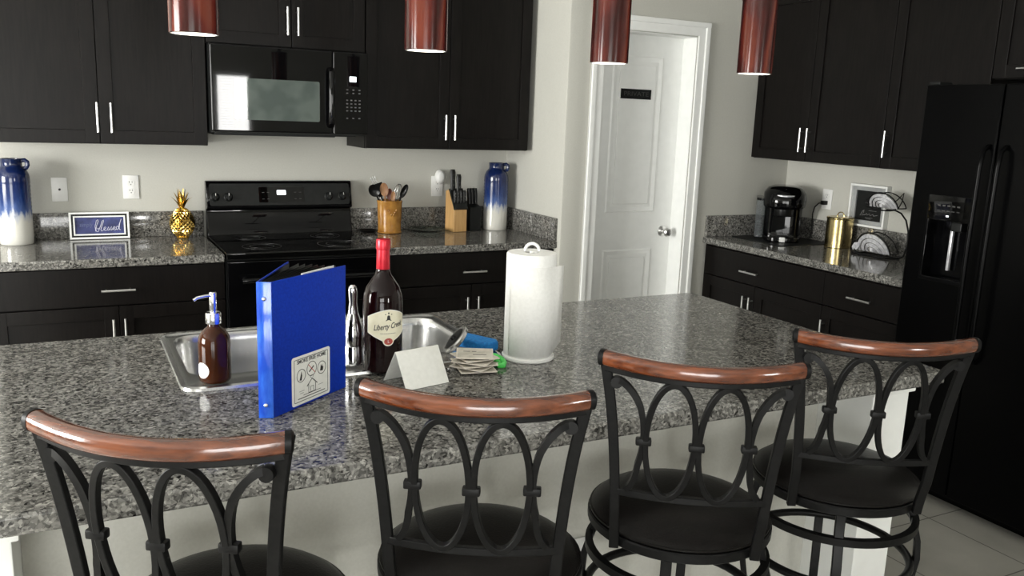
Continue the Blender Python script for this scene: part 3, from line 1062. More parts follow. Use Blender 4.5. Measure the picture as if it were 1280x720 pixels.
def make_stool():
    t = thing('bar_stool', 'x', 'bar stool', (0, 0, 0), 0, 'swivel bar stools along the island')
    bm = BM()
    lathe(bm, [(0, .696), (.08, .694), (.13, .690), (.165, .683), (.192, .672), (.208, .660), (.2145, .652), (.212, .648), (.205, .6468), (0, .6468)], 56)
    st = obj('seat', bm, leather, t)
    bm = BM()
    tube(bm, [(.2125 * math.cos(a), .2125 * math.sin(a), .6525) for a in [2 * PI * i / 56 for i in range(56)]], .0035, True, 6)
    obj('piping', bm, leather, st)
    bm = BM()
    lathe(bm, [(.0, .6465), (.216, .6465), (.219, .643), (.219, .625), (.215, .622), (.2, .622), (.2, .632), (0, .634)], 56)
    obj('seat_ring', bm, black_metal, t)
    bm = BM()
    lathe(bm, [(0, .636), (.09, .636), (.09, .60), (0, .60)], 24)
    for k in range(4):
        a = PI / 2 * k - .19
        sweep(bm, [(.085 * math.cos(a), .085 * math.sin(a), .616), (.19 * math.cos(a), .19 * math.sin(a), .616)], rect(.02, .012), ref=(0, 0, 1))
    obj('swivel_frame', bm, black_metal, t)
    # back: two posts
    for s in (-1, 1):
        bm = BM()
        pts = []
        zs = [.624 + (1.096 - .624) * i / 20 for i in range(21)]
        for z in zs:
            zz = max(z, .64)
            y = yb(s * hwid(zz), zz)
            if z < .72:
                k = (.72 - z) / .096
                y = y * (1 - k) + (-.168) * k
            pts.append((s * hwid(zz), y, z))
        sweep(bm, pts, rect(.022, .014), ref=(1, 0, 0))
        obj('back_post', bm, black_metal, t, bevel=.002)
    # wooden top rail, its end caps and the metal bar below it
    N_ = 28
    us = [-.2 + .4 * i / N_ for i in range(N_ + 1)]
    zr = lambda u: 1.084 - .008 * (1 - (u / .2) ** 2)
    bm = BM()
    sec = [(.0165 * math.copysign(abs(math.cos(a)) ** .8, math.cos(a)), .0165 * math.copysign(abs(math.sin(a)) ** .8, math.sin(a))) for a in [2 * PI * i / 18 for i in range(18)]]
    sweep(bm, [(u, yb(u * .985, 1.085), zr(u)) for u in us], sec, ref=(0, 0, 1))
    tr = obj('top_rail', bm, rail_wood, t)
    for s in (-1, 1):
        bm = BM()
        p = [(s * (.1995 + d), yb(.197, 1.085) + .004 * d / .016 * 4 * 0 + d * .35, zr(.2)) for d in (0, .009, .012)]
        sweep(bm, p, sec, ref=(0, 0, 1), scale=[1.06, 1.06, .8])
        obj('end_cap', bm, black_metal, tr)
    bm = BM()
    sweep(bm, [(u, yb(u, 1.045), zr(u) - .023) for u in us], rect(.013, .016), ref=(0, 0, 1))
    obj('upper_bar', bm, black_metal, t, bevel=.002)
    bm = BM()
    hb = hwid(.775)
    sweep(bm, [(hb * (2 * i / 16 - 1), yb(hb * (2 * i / 16 - 1), .775), .775) for i in range(17)], rect(.016, .012), ref=(0, 0, 1))
    obj('lower_bar', bm, black_metal, t, bevel=.002)
    zc_, hz_ = .912, .134

    def on_back(u, z):
        return (u, yb(u, z), z)
    for cx in (-.0545, .0545):
        bm = BM()
        sweep(bm, [on_back(cx + .0505 * math.cos(a), zc_ + hz_ * math.sin(a)) for a in [2 * PI * i / 40 for i in range(40)]], rect(.015, .0125), True, ref=(0, 1, .1))
        obj('oval', bm, black_metal, t, bevel=.0015)
    for s in (-1, 1):
        bm = BM()
        pts = []
        for i in range(23):
            a = -1.38 + 2.76 * i / 22
            u = .171 - .061 * math.cos(a) + (.012 * max(0, a - .6)) - .022 * max(0, -a - .5)
            pts.append(on_back(s * u, zc_ + .130 * math.sin(a)))
        sweep(bm, pts, rect(.015, .0125), ref=(0, 1, .1))
        # scrolled end under the rail
        ex, ez = abs(pts[-1][0]), pts[-1][2]
        cyl = [(s * (ex + .004), pts[-1][1] - .008, ez - .006), (s * (ex + .004), pts[-1][1] + .008, ez - .006)]
        tube(bm, cyl, .0125, n=14)
        obj('scroll_arc', bm, black_metal, t)
    for cx in (-.109, 0, .109):
        bm = BM()
        y = yb(cx, zc_ - .005)
        box(bm, cx - .0165, cx + .0165, y - .009, y + .009, zc_ - .014, zc_ + .002, .003)
        obj('clip_band', bm, black_metal, t)
    # swivel base: legs, upper ring and foot ring (one leg, copied)
    for k in range(4):
        a = PI / 2 * k - .19
        bm = BM()
        prof = [(.199, .6225), (.20, .58), (.21, .545), (.226, .49), (.230, .44), (.222, .38), (.208, .30), (.204, .20), (.214, .09), (.232, .0), (.252, -.09), (.256, -.1182)]
        sweep(bm, [(r * math.cos(a), r * math.sin(a), z) for r, z in prof], rect(.024, .016), ref=(-math.sin(a), math.cos(a), 0))
        obj('leg', bm, black_metal, t, bevel=.002)
    bm = BM()
    lathe(bm, [(.203, .562), (.221, .562), (.221, .543), (.203, .543), (.203, .562)], 56)
    obj('upper_ring', bm, black_metal, t)
    bm = BM()
    tube(bm, [(.212 * math.cos(a), .212 * math.sin(a), .43) for a in [2 * PI * i / 56 for i in range(56)]], .011, True, 10)
    obj('foot_ring', bm, black_metal, t)
    for ch in t.children_recursive:          # bar height: bring the drawn proportions to real size
        for v in ch.data.vertices:
            v.co = Vector((v.co.x * .93, v.co.y * .93, .11 + .93 * v.co.z))
    return t


stool = make_stool()
spots = [(-0.402, -3.201, -34.7, 'black bar stool at the left end of the island, nearest the camera'),
         (0.070, -3.203, -30.8, 'black bar stool in front of the wine bottle and white card'),
         (0.563, -3.203, -34.0, 'black bar stool second from the refrigerator, its whole seat in view'),
         (1.065, -3.193, -31.5, 'black bar stool nearest the refrigerator at the right end of the island')]
for i, (x, y, a, lab) in enumerate(spots):
    s_ = stool if i == 0 else copy_tree(stool)
    s_.location = (x, y, 0)
    s_.rotation_euler = (0, 0, math.radians(a))
    s_['label'] = lab

# ------------------------------------------------------------------ things on the island
# soap pump bottle
soap = thing('soap_dispenser', 'amber glass soap bottle with silver pump at the sink corner', 'soap dispenser', (-.331, -2.553, ZI + .0095), .1)
bm = BM()
lathe(bm, [(0, 0), (.032, 0), (.036, .004), (.037, .012), (.037, .095), (.035, .108), (.027, .122), (.016, .131), (.014, .135), (.014, .142), (0, .142)], 40)
obj('bottle', bm, amber, soap)
bm = BM()
lathe(bm, [(0, .140), (.0175, .140), (.018, .142), (.018, .163), (.0165, .166), (.008, .167), (.0075, .172), (.0085, .174), (.0085, .212), (.007, .215), (0, .215)], 28)
pm = obj('pump', bm, chrome, soap)
bm = BM()
tube(bm, [(0, 0, .207), (-.02, -.004, .207), (-.038, -.008, .205), (-.046, -.009, .2)], .0038, n=10)
obj('spout', bm, chrome, pm)
bm = BM()
prev = None
for q in range(9):          # curved oval sticker wrapped on the bottle
    f = 1 - q / 8.0
    ringv = [bm.verts.new((.0374 * math.cos(a_), .0374 * math.sin(a_), z_)) for a_, z_ in
             [(math.radians(205 + 30 * f * math.cos(2 * PI * i / 24)), .032 + .019 * f * math.sin(2 * PI * i / 24)) for i in range(24)]] if q < 8 else [bm.verts.new((.0374 * math.cos(math.radians(205)), .0374 * math.sin(math.radians(205)), .032))]
    if prev:
        for i in range(24):
            j = (i + 1) % 24
            bm.faces.new((prev[i], prev[j], ringv[0]) if q == 8 else (prev[i], prev[j], ringv[j], ringv[i]))
    prev = ringv
obj('sticker', bm, white_plastic, soap, smooth=False)

# blue binder, open a little
B0 = Vector((-.269, -2.832, 0))
bd = thing('ring_binder', 'blue ring binder standing open with a smoke free notice on its cover', 'binder', (B0.x, B0.y, ZI))
cdir = Vector((.803, .596, 0)); cn = Vector((.596, -.803, 0))
BH = .298
c0 = Vector((.0145, -.0055, 0))


def cover(bm, p, d, n, L, th=.003, arc_=.0):
    x = [0, .04, .10, .16, .21, L]
    prev = None
    pts_f = [p + d * a + n * (arc_ * math.sin(PI * a / L)) for a in x]
    poly = [(q.x, q.y) for q in pts_f] + [((q - n * th).x, (q - n * th).y) for q in reversed(pts_f)]
    prism(bm, poly, .0005, BH)


bm = BM(); cover(bm, c0, cdir, cn, .252)
fc = obj('front_cover', bm, blue_cover, bd, bevel=.001)
sdir = Vector((-.93, .36, 0)).normalized(); sn = Vector((-.36, -.93, 0)).normalized()
bm = BM()
box(bm, 0, .031, -.0015, .0015, .0005, BH, .001)
xform(bm, frame_mtx(c0 + Vector((0, 0, 0)), sdir, (0, 0, 1)) @ Matrix.Rotation(-PI / 2, 4, 'X') if False else Matrix(((sdir.x, -sn.x, 0, c0.x), (sdir.y, -sn.y, 0, c0.y), (0, 0, 1, 0), (0, 0, 0, 1))))
sp_ = obj('spine', bm, blue_spine, bd)
for zz in (.03, .262):
    bm = BM(); ball(bm, (0, 0, 0), .005, 14, 8, 1, 1, 1)
    xform(bm, Matrix.Translation(c0 + sdir * .0155 + sn * .002 + Vector((0, 0, zz))))
    obj('rivet', bm, chrome, sp_)
p1 = c0 + sdir * .031
bdir = Vector((.46, .888, 0)).normalized(); bn = Vector((-.888, .46, 0))
bm = BM(); cover(bm, p1, bdir, bn, .252)
bc = obj('back_cover', bm, blue_cover, bd, bevel=.001)
bm = BM()      # black inner lining of the back cover
q0 = p1 + bdir * .004 - bn * .0035
poly = [q0, q0 + bdir * .244, q0 + bdir * .244 - bn * .001, q0 - bn * .001]
prism(bm, [(q.x, q.y) for q in poly], .004, BH - .003)
obj('lining', bm, black_plastic, bc)
bm = BM()      # inner sheets and dark dividers fanned between the covers
for k, (f, l) in enumerate(((.12, .232), (.22, .228), (.34, .232), (.46, .228), (.58, .232), (.70, .228), (.82, .23))):
    d = (cdir * (1 - f) + bdir * f).normalized()
    n = Vector((d.y, -d.x, 0))
    o_ = c0 + sdir * (.006 + .02 * f) + d * .012
    pl = [o_, o_ + d * l, o_ + d * l + n * .0012, o_ + n * .0012]
    prism(bm, [(q.x, q.y) for q in pl], .006, BH - .002)
obj('divider', bm, black_plastic, bd)
bm = BM()
for f, l in ((.07, .205), (.12, .212)):
    d = (cdir * (1 - f) + bdir * f).normalized()
    n = Vector((d.y, -d.x, 0))
    o_ = c0 + sdir * .006 + d * .02
    pl = [o_ + d * .09, o_ + d * l, o_ + d * l + n * .0015, o_ + d * .09 + n * .0015]
    prism(bm, [(q.x, q.y) for q in pl], .006, BH + .001)
obj('paper', bm, paper, bd)
bm = BM()
for zz in (.06, .15, .24):
    c_ = c0 + sdir * .0155 - sn * .014
    tube(bm, [c_ + Vector((.013 * math.cos(a), .013 * math.sin(a), zz)) for a in [2 * PI * i / 20 for i in range(20)]], .0015, True, 6)
obj('ring', bm, chrome, bd)
# the notice: local frame on the cover
NX, NW, NH, NB = .058, .132, .112, .006
no = c0 + cdir * (NX + NW / 2) + cn * .0004 + Vector((0, 0, NB + NH / 2))
NM = frame_mtx(no, cdir, (0, 0, 1))
bm = BM(); prism(bm, rr(0, 0, NW, NH, .006), .0001, .0008); xform(bm, NM)
nt = obj('notice', bm, paper, fc)


def flat_line(bm, pts, w, z=.0009, closed=False, h=.0003):
    sweep(bm, [(x, y, z) for x, y in pts], rect(h, w), closed, ref=(0, 0, 1))


bm = BM()
flat_line(bm, rr(0, 0, NW - .016, NH - .014, .002), .0013, closed=True)
for cx, cy, r in ((-.035, .010, .0145), (.001, .018, .0165), (.036, .012, .0145)):
    flat_line(bm, arc(cx, cy, r, 0, 2 * PI, 28)[:-1], .0015, closed=True)
# house
flat_line(bm, [(-.016, -.020), (.002, -.005), (.020, -.020)], .0022)
flat_line(bm, [(-.010, -.017), (-.010, -.036), (.014, -.036), (.014, -.017)], .0018)
flat_line(bm, [(-.003, -.034), (-.003, -.023), (.007, -.023), (.007, -.034)], .0014)
flat_line(bm, [(-.028, -.037), (.032, -.037)], .0012)
# smoke curl above the roof
flat_line(bm, [(.000, -.004), (-.005, .000), (.001, .003), (.007, .000), (.004, -.003)], .0010)
# icons inside the rings: lighter, cigarette, hand with leaf
prism(bm, [(-.041, .000), (-.034, -.001), (-.032, .010), (-.034, .020), (-.037, .011)], .0008, .0011)
flat_line(bm, [(-.008, .012), (.008, .023)], .003)
prism(bm, [(.030, .005), (.040, .004), (.042, .013), (.039, .014), (.038, .020), (.036, .014), (.033, .019), (.032, .012)], .0008, .0011)
tb = text_mesh('SMOKE FREE HOME', .0125, width=.100, offset=.0001); xform(tb, Matrix.Translation((.001, .0425, .0009)))
merge(bm, tb)
flat_line(bm, [(-.047, -.0425), (.047, -.0425)], .0018)
flat_line(bm, [(-.042, -.026), (-.025, -.026)], .0007)
flat_line(bm, [(-.040, -.031), (-.027, -.031)], .0007)
flat_line(bm, [(.024, -.026), (.040, -.026)], .0007)
xform(bm, NM); obj('print', bm, ink, nt, smooth=False)
bm = BM()
for cx, cy, r in ((.001, .018, .0165),):
    flat_line(bm, [(cx - r * .7, cy + r * .7), (cx + r * .7, cy - r * .7)], .0016, .0010)
xform(bm, NM); obj('red_bar', bm, red_ink, nt, smooth=False)

# wine bottle
WB = (.071, -2.595)
toc = math.atan2(CAM.y - WB[1], CAM.x - WB[0])
wb = thing('wine_bottle', 'tall dark wine bottle with red foil neck and cream label', 'bottle', (WB[0], WB[1], ZI + .0085 if WB[1] > SKY0 else ZI))
bm = BM()
lathe(bm, [(0, .006), (.03, .002), (.044, 0), (.049, .004), (.05, .012), (.05, .175), (.048, .195), (.041, .215), (.029, .232), (.020, .246), (.0165, .262), (.0155, .28), (.0155, .322), (0, .322)], 48)
obj('glass_body', bm, wine_glass, wb)
bm = BM()
lathe(bm, [(.0168, .252), (.0172, .253), (.0166, .29), (.0162, .308), (.0178, .309), (.0182, .312), (.0178, .33), (.0165, .334), (0, .335)], 36)
obj('foil', bm, red_foil, wb)
LA = toc + math.radians(17)


def onb(u, v, r=.0504):     # label coordinates in metres to bottle surface
    a = LA + u / .05
    return (r * math.cos(a), r * math.sin(a), v)


def bend(bm, r=.0506, cz=.122):
    for v in bm.verts:
        p = onb(v.co.x, cz + v.co.y, r + v.co.z)
        v.co = p


HWL = .056


def lab_top(u):
    s = abs(u) / HWL
    return .165 - .020 * s ** 1.6 - (.0 if s < .97 else .0)


def lab_bot(u):
    s = abs(u) / HWL
    v = .078 + .026 * s
    if abs(u) < .015:
        v = min(v, .086 - math.sqrt(max(0, .015 ** 2 - u * u)) * .95)
    return v


def label_patch(ins, r):
    bm = BM()
    n = 60
    top = []; bot = []
    for i in range(n + 1):
        u = (-HWL + ins) + 2 * (HWL - ins) * i / n
        top.append(bm.verts.new(onb(u, lab_top(u) - ins, r)))
        bot.append(bm.verts.new(onb(u, lab_bot(u) + ins, r)))
    for i in range(n):
        bm.faces.new((bot[i], bot[i + 1], top[i + 1], top[i]))
    return bm


lb = obj('label', label_patch(0, .0502), paper, wb)
obj('label_field', label_patch(.0016, .0503), label_cream, lb)
bm = text_mesh('Liberty Creek', .020, shear=.45, width=.080, extrude=.0001, offset=.0003)
xform(bm, Matrix.Rotation(math.radians(7), 4, 'Z'))
# bell emblem above, small grape line below
prism(bm, [(-.008, .0145), (-.0045, .018), (-.0035, .026), (-.0015, .0285), (.0015, .0285), (.0035, .026), (.0045, .018), (.008, .0145)], 0, .0001)
box(bm, -.009, .009, .0295, .0318, 0, .0001)
box(bm, -.0015, .0015, .0315, .036, 0, .0001)
for k in range(9):
    box(bm, -.020 + k * .0045, -.0175 + k * .0045, -.019, -.0174, 0, .0001)
bend(bm); obj('label_print', bm, ink, lb, smooth=False)
bm = BM(); prism(bm, [(.011 * math.cos(2 * PI * i / 28), -.0385 + .0085 * math.sin(2 * PI * i / 28)) for i in range(28)], 0, .0002)
bend(bm, .0507); sl = obj('seal', bm, seal_red, lb, smooth=False)
bm = text_mesh('L', .010, extrude=.0001); xform(bm, Matrix.Translation((0, -.0385, 0))); bend(bm, .0511)
obj('seal_letter', bm, paper, sl, smooth=False)

# folded white card
card = thing('tent_card', 'folded white tent card standing in front of the wine bottle', 'card', (.122, -2.704, ZI))
kd = Vector((.974, .225, 0)); kn = Vector((-.225, .974, 0))
bm = BM()
KW, KH, KS = .063, .084, .050
th = .0011
for s in (-1, 1):
    a = -kd * KW + kn * (KS * s); b = kd * KW + kn * (KS * s)
    ra = -kd * KW + Vector((0, 0, KH)); rb = kd * KW + Vector((0, 0, KH))
    off = kn * (s * th) + Vector((0, 0, .0004))
    f = [a, b, rb, ra]; g = [p + off for p in f]
    va = [bm.verts.new(p + Vector((0, 0, .0005))) for p in f]; vb = [bm.verts.new(p + Vector((0, 0, .0005))) for p in g]
    bm.faces.new(va); bm.faces.new(vb[::-1])
    for i in range(4):
        bm.faces.new((va[i], va[(i + 1) % 4], vb[(i + 1) % 4], vb[i]))
obj('folded_sheet', bm, paper, card, smooth=False)

# coasters
ctr = (.301, -2.662)
rots = [14, -28, 24, -20, 30, 0]
coaster0 = None
places = ['bottom coaster of the twisted square stack beside the card', 'second coaster from the bottom of the twisted stack',
          'third coaster from the bottom of the twisted stack', 'third coaster from the top of the twisted stack',
          'second coaster from the top of the twisted stack', 'top square coaster of the twisted stack with a printed face']
for k in range(6):
    if coaster0 is None:
        t = thing('coaster', places[0], 'coaster', (0, 0, 0), 0, 'square coasters in a twisted stack')
        bm = BM(); box(bm, -.048, .048, -.048, .048, .0042, .0072, .0008)
        obj('tile', bm, coaster_edge, t)
        bm = BM(); box(bm, -.0445, .0445, -.0445, .0445, .0071, .0074)
        obj('face', bm, coaster_face, t, smooth=False)
        bm = BM(); box(bm, -.036, .036, -.036, .036, .0, .0043)
        obj('backing', bm, cork, t, smooth=False)
        coaster0 = t
        c_ = t
    else:
        c_ = copy_tree(coaster0)
    c_.location = (ctr[0] + random.uniform(-.003, .003), ctr[1] + random.uniform(-.003, .003), ZI + .0002 + k * .0076)
    c_.rotation_euler = (0, 0, math.radians(rots[k] - 25))
    c_['label'] = places[k]
bm = BM()
for (a, b, y) in ((-.03, -.012, .012), (-.008, .004, .012), (-.005, .03, -.018)):
    box(bm, a, b, y, y + .004, .0074, .0077)
obj('print', bm, ink, c_, smooth=False)

# blue sponge, strainer and green loop by the sink
sp = thing('sponge', 'bright blue cleaning sponge on the right rim of the sink', 'sponge', (.384, -2.497, ZI + .0095), math.radians(-62))
bm = BM()
prism(bm, [(-.062, -.032), (.03, -.034), (.062, -.014), (.064, .014), (.045, .032), (-.06, .034)], 0, .026)
obj('foam', bm, sponge_blue, sp, bevel=.005)
st = thing('sink_strainer', 'round black and steel sink stopper leaning against the blue sponge', 'sink strainer', (.303, -2.525, ZI + .0095))
MN = Vector((-.72, .22, .66)).normalized()
MT = Matrix.Translation((0, 0, .037)) @ MN.to_track_quat('Z', 'Y').to_matrix().to_4x4()
bm = BM()
lathe(bm, [(.036, .004), (.044, .004), (.046, 0), (.044, -.008), (.036, -.012), (0, -.013)], 36); xform(bm, MT)
obj('steel_shell', bm, steel, st)
bm = BM(); lathe(bm, [(.0375, .003), (.030, .0055), (.008, .005), (.007, .012), (0, .013)], 36); xform(bm, MT)
obj('rubber_plug', bm, black_plastic, st)
gl = thing('rubber_loop', 'bright green rubber loop lying beside the coaster stack', 'loop', (.372, -2.64, ZI))
bm = BM()
pts = [(-.012, .058, .008), (.004, .05, .012), (.016, .03, .014), (.021, .006, .012), (.016, -.02, .009), (.004, -.038, .008), (-.006, -.036, .008), (.001, -.015, .0085), (.006, .008, .0095), (.002, .03, .0095), (-.008, .046, .008)]
sweep(bm, pts, ell(.0075, .0075, 10), closed=True)
obj('loop', bm, green_rubber, gl)

# paper towel on its holder
TP = (.489, -2.605)
pt = thing('paper_towel_roll', 'white paper towel roll with one loose sheet on the island', 'paper towel', (TP[0], TP[1], ZI + .013))
bm = BM()
ta = math.atan2(CAM.y - TP[1], CAM.x - TP[0])
lathe(bm, [(.02, 0), (.066, 0), (.0685, .004), (.0685, .277), (.066, .281), (.02, .281), (.02, 0)], 56)
obj('roll', bm, towel_paper, pt)
bm = BM()      # the loose sheet leaves the roll on the right and hangs outward
pts2 = [( .0695 * math.cos(a), .0695 * math.sin(a)) for a in [ta - .9 + 1.8 * i / 16 for i in range(17)]]
la = ta + .9
ex = Vector((math.cos(la), math.sin(la), 0)); tg = Vector((-math.sin(la), math.cos(la), 0))
for d, o_ in ((.014, .0005), (.03, .002), (.046, .005)):
    q = ex * (.0695 + o_) + tg * d
    pts2.append((q.x, q.y))
top = .25
A = [bm.verts.new((x, y, .004)) for x, y in pts2]; B_ = [bm.verts.new((x, y, top)) for x, y in pts2]
# the hanging corner is torn a little shorter at the bottom
for k, v in enumerate(A[-3:]):
    v.co.z += (.004, .018, .035)[k]
for i in range(len(pts2) - 1):
    bm.faces.new((A[i], A[i + 1], B_[i + 1], B_[i]))
sh = obj('loose_sheet', bm, towel_paper, pt)
md_ = sh.modifiers.new('solid', 'SOLIDIFY'); md_.thickness = .0008; md_.offset = 1
hd = thing('paper_towel_holder', 'cream paper towel holder with loop top under the roll', 'paper towel holder', (TP[0], TP[1], ZI))
bm = BM(); lathe(bm, [(0, 0), (.07, 0), (.073, .003), (.073, .009), (.069, .0125), (0, .0125)], 48)
obj('base', bm, white_plastic, hd)
bm = BM(); tube(bm, [(0, 0, .01), (0, 0, .298)], .007, n=12)
obj('post', bm, white_plastic, hd)
bm = BM()
hx = Vector((math.cos(ta + PI / 2), math.sin(ta + PI / 2), 0))
tube(bm, [hx * (.019 * math.cos(a)) + Vector((0, 0, .298 + .020 * math.sin(a))) for a in [PI * i / 16 for i in range(17)]], .0045, n=10)
obj('loop_handle', bm, white_plastic, hd)

# ------------------------------------------------------------------ things on the back worktop
Z = ZC + .0006


def vase(label, x, y, rz):
    t = thing('ceramic_vase', label, 'vase', (x, y, Z), rz, 'matching blue and white jug vases')
    bm = BM()
    prof = [(0, 0), (.066, 0), (.069, .004), (.069, .02)]
    for i in range(30):
        z = .03 + .27 * i / 29
        prof.append((.070 + .0008 * (1 if i % 2 else -1) * (1 if .12 < z < .29 else 0), z))
    prof += [(.068, .315), (.060, .335), (.049, .347), (.044, .353), (.043, .362), (.0445, .382), (.046, .386), (.041, .386), (.038, .37), (.05, .33), (0, .32)]
    lathe(bm, prof, 48)
    obj('body', bm, vase_mat, t)
    bm = BM()
    sweep(bm, [(.040, 0, .377), (.056, 0, .380), (.066, 0, .372), (.067, 0, .358), (.060, 0, .345), (.050, 0, .343)], ell(.008, .010, 10), ref=(0, 1, 0))
    obj('ring_handle', bm, vase_mat, t)
    return t


vase('tall blue and white vase at the far left of the counter', -.833, -.125, math.radians(-15))
vase('tall blue and white vase in the corner beside the knife block', 1.606, -.118, math.radians(-35))

# blessed sign
sg = thing('framed_sign', 'small framed navy sign reading simply blessed', 'sign', (-.486, -.052, Z))
SWD, SHT = .131, .128
tilt = Matrix.Translation((0, 0, 0)) @ Matrix.Rotation(math.radians(-8), 4, 'X')


def rect_frame(bm, w, h0, h1, t, y0, y1, bev=.001):
    box(bm, -w, w, y0, y1, h0, h0 + t, bev); box(bm, -w, w, y0, y1, h1 - t, h1, bev)
    box(bm, -w, -w + t, y0, y1, h0 + t, h1 - t, bev); box(bm, w - t, w, y0, y1, h0 + t, h1 - t, bev)


bm = BM(); rect_frame(bm, SWD, 0, SHT, .009, -.016, .004); xform(bm, tilt); fo = obj('outer_frame', bm, white_paint, sg)
bm = BM(); rect_frame(bm, SWD - .009, .009, SHT - .009, .009, -.012, .004); xform(bm, tilt); obj('black_band', bm, black_satin, sg)
bm = BM(); rect_frame(bm, SWD - .0175, .0175, SHT - .0175, .007, -.014, .004); xform(bm, tilt); obj('inner_frame', bm, white_paint, sg)
bm = BM(); box(bm, -SWD + .024, SWD - .024, -.006, .004, .024, SHT - .024); xform(bm, tilt); face = obj('face', bm, denim, sg, smooth=False)
# cursive strokes
strokes = [[(-.018, .036), (-.020, .060), (-.013, .088), (-.006, .092), (-.005, .084), (-.013, .064), (-.018, .042), (-.013, .034), (-.006, .036), (-.003, .045), (-.008, .052), (-.012, .046)],
           [(-.004, .044), (.004, .062), (.012, .086), (.018, .090), (.018, .083), (.010, .062), (.004, .044), (.007, .037), (.013, .039)],
           [(.013, .041), (.024, .048), (.027, .054), (.023, .057), (.018, .051), (.018, .043), (.023, .038), (.031, .041)],
           [(.031, .041), (.039, .057), (.041, .046), (.038, .039), (.033, .040), (.044, .043)],
           [(.044, .043), (.052, .058), (.054, .047), (.051, .040), (.046, .041), (.058, .044)],
           [(.058, .044), (.066, .050), (.067, .056), (.063, .058), (.059, .052), (.060, .044), (.065, .040), (.071, .044)],
           [(.083, .056), (.077, .059), (.072, .053), (.072, .045), (.076, .041), (.082, .048), (.089, .075), (.096, .094), (.089, .072), (.085, .050), (.086, .042), (.092, .041)]]
bm = BM()
for s_ in strokes:
    tube(bm, [(x, -.0068, z) for x, z in s_], .0017, n=6, ref=(0, 1, 0))
xform(bm, tilt); obj('lettering', bm, sign_letter, face)
tb = text_mesh('simply', .028, shear=.2, width=.058); xform(tb, tilt @ frame_mtx((-.060, -.0065, .068), (1, 0, 0), (0, 0, 1)))
obj('faint_lettering', tb, sign_faint, face, smooth=False)

# wall plates on the back wall
cp_ = thing('cable_plate', 'white wall plate with one dark jack, left of the outlet', 'wall plate', (-.6475, -.0005, 1.142))
bm = BM(); box(bm, -.034, .034, -.006, 0, -.057, .057, .002); obj('plate', bm, white_plastic, cp_)
bm = BM(); lathe(bm, [(0, .006), (.0055, .006), (.005, .012), (.002, .012), (0, .009)], 14); xform(bm, Matrix.Rotation(PI / 2, 4, 'X')); obj('jack', bm, ink, cp_)
duplex(thing('wall_outlet', 'white duplex outlet on the back wall above the framed sign', 'outlet', (-.3365, -.0005, 1.152)))
duplex(thing('wall_outlet', 'white duplex outlet behind the night light near the knife block', 'outlet', (1.283, -.0005, 1.150)))
nl = thing('night_light', 'white oval plug in night light on the back wall outlet', 'night light', (1.292, -.0095, 1.205))
bm = BM()
lathe(bm, [(0, 0), (.026, 0), (.030, .006), (.030, .02), (.027, .026), (0, .026)], 36, (0, 0, 0), 1, 1.32); xform(bm, Matrix.Rotation(PI / 2, 4, 'X')); obj('housing', bm, smoke_glass if False else white_plastic, nl)
bm = BM()
lathe(bm, [(0, .040), (.012, .040), (.021, .036), (.026, .028), (.0265, .0265), (0, .0265)], 36, (0, 0, 0), 1, 1.3); xform(bm, Matrix.Rotation(PI / 2, 4, 'X')); obj('lens', bm, white_plastic, nl)

# golden pineapple
pa = thing('pineapple_ornament', 'gold pineapple ornament standing left of the range', 'ornament', (-.118, -.115, Z))
bm = BM()
nseg, nr = 16, 15
prof = lambda t: (.056 * math.sin(PI * (.10 + .86 * t)) ** .72, .006 + .148 * t)
lathe(bm, [(0, 0), (.028, 0), (.030, .008), (.026, .014), (0, .015)], 28)
rows = 9
grid = [[None] * nseg for _ in range(nr)]
for r_ in range(nr):
    t = r_ / (nr - 1)
    R_, zz = prof(t)
    for k in range(nseg):
        a = 2 * PI * (k + .5 * (r_ % 2)) / nseg
        grid[r_][k] = bm.verts.new((R_ * math.cos(a), R_ * math.sin(a), zz))
for r_ in range(nr - 2):       # diamond scales: each a small pyramid between four lattice points
    for k in range(nseg):
        kk = k if r_ % 2 == 0 else (k + 1) % nseg
        a_ = grid[r_][k]; d_ = grid[r_ + 2][k]
        b_ = grid[r_ + 1][k]; c_ = grid[r_ + 1][(k - 1) % nseg] if r_ % 2 == 0 else grid[r_ + 1][(k + 1) % nseg]
        m_ = (a_.co + b_.co + c_.co + d_.co) / 4
        out = Vector((m_.x, m_.y, 0)).normalized() * .0065
        p_ = bm.verts.new(m_ + out)
        for e0, e1 in ((a_, b_), (b_, d_), (d_, c_), (c_, a_)):
            bm.faces.new((e0, e1, p_))
bm.faces.new([grid[nr - 1][k] for k in range(nseg)])
obj('fruit', bm, gold, pa, smooth=False)
bm = BM()
for ring, (n_, ln, lean, z0) in enumerate(((7, .075, .95, .148), (6, .09, .55, .15), (4, .10, .22, .152))):
    for k in range(n_):
        a = 2 * PI * k / n_ + ring * .5
        ca, sa = math.cos(a), math.sin(a)
        pts = []
        for i in range(7):
            t = i / 6
            rr_ = .008 + lean * ln * .62 * t ** 1.3
            pts.append((rr_ * ca, rr_ * sa, z0 + ln * t * (1 - .25 * lean * t)))
        sweep(bm, pts, [(-.009, 0), (0, .002), (.009, 0), (0, -.0015)], ref=(-sa, ca, 0), scale=[.6, 1, 1, .85, .65, .4, .08])
obj('crown', bm, gold, pa)

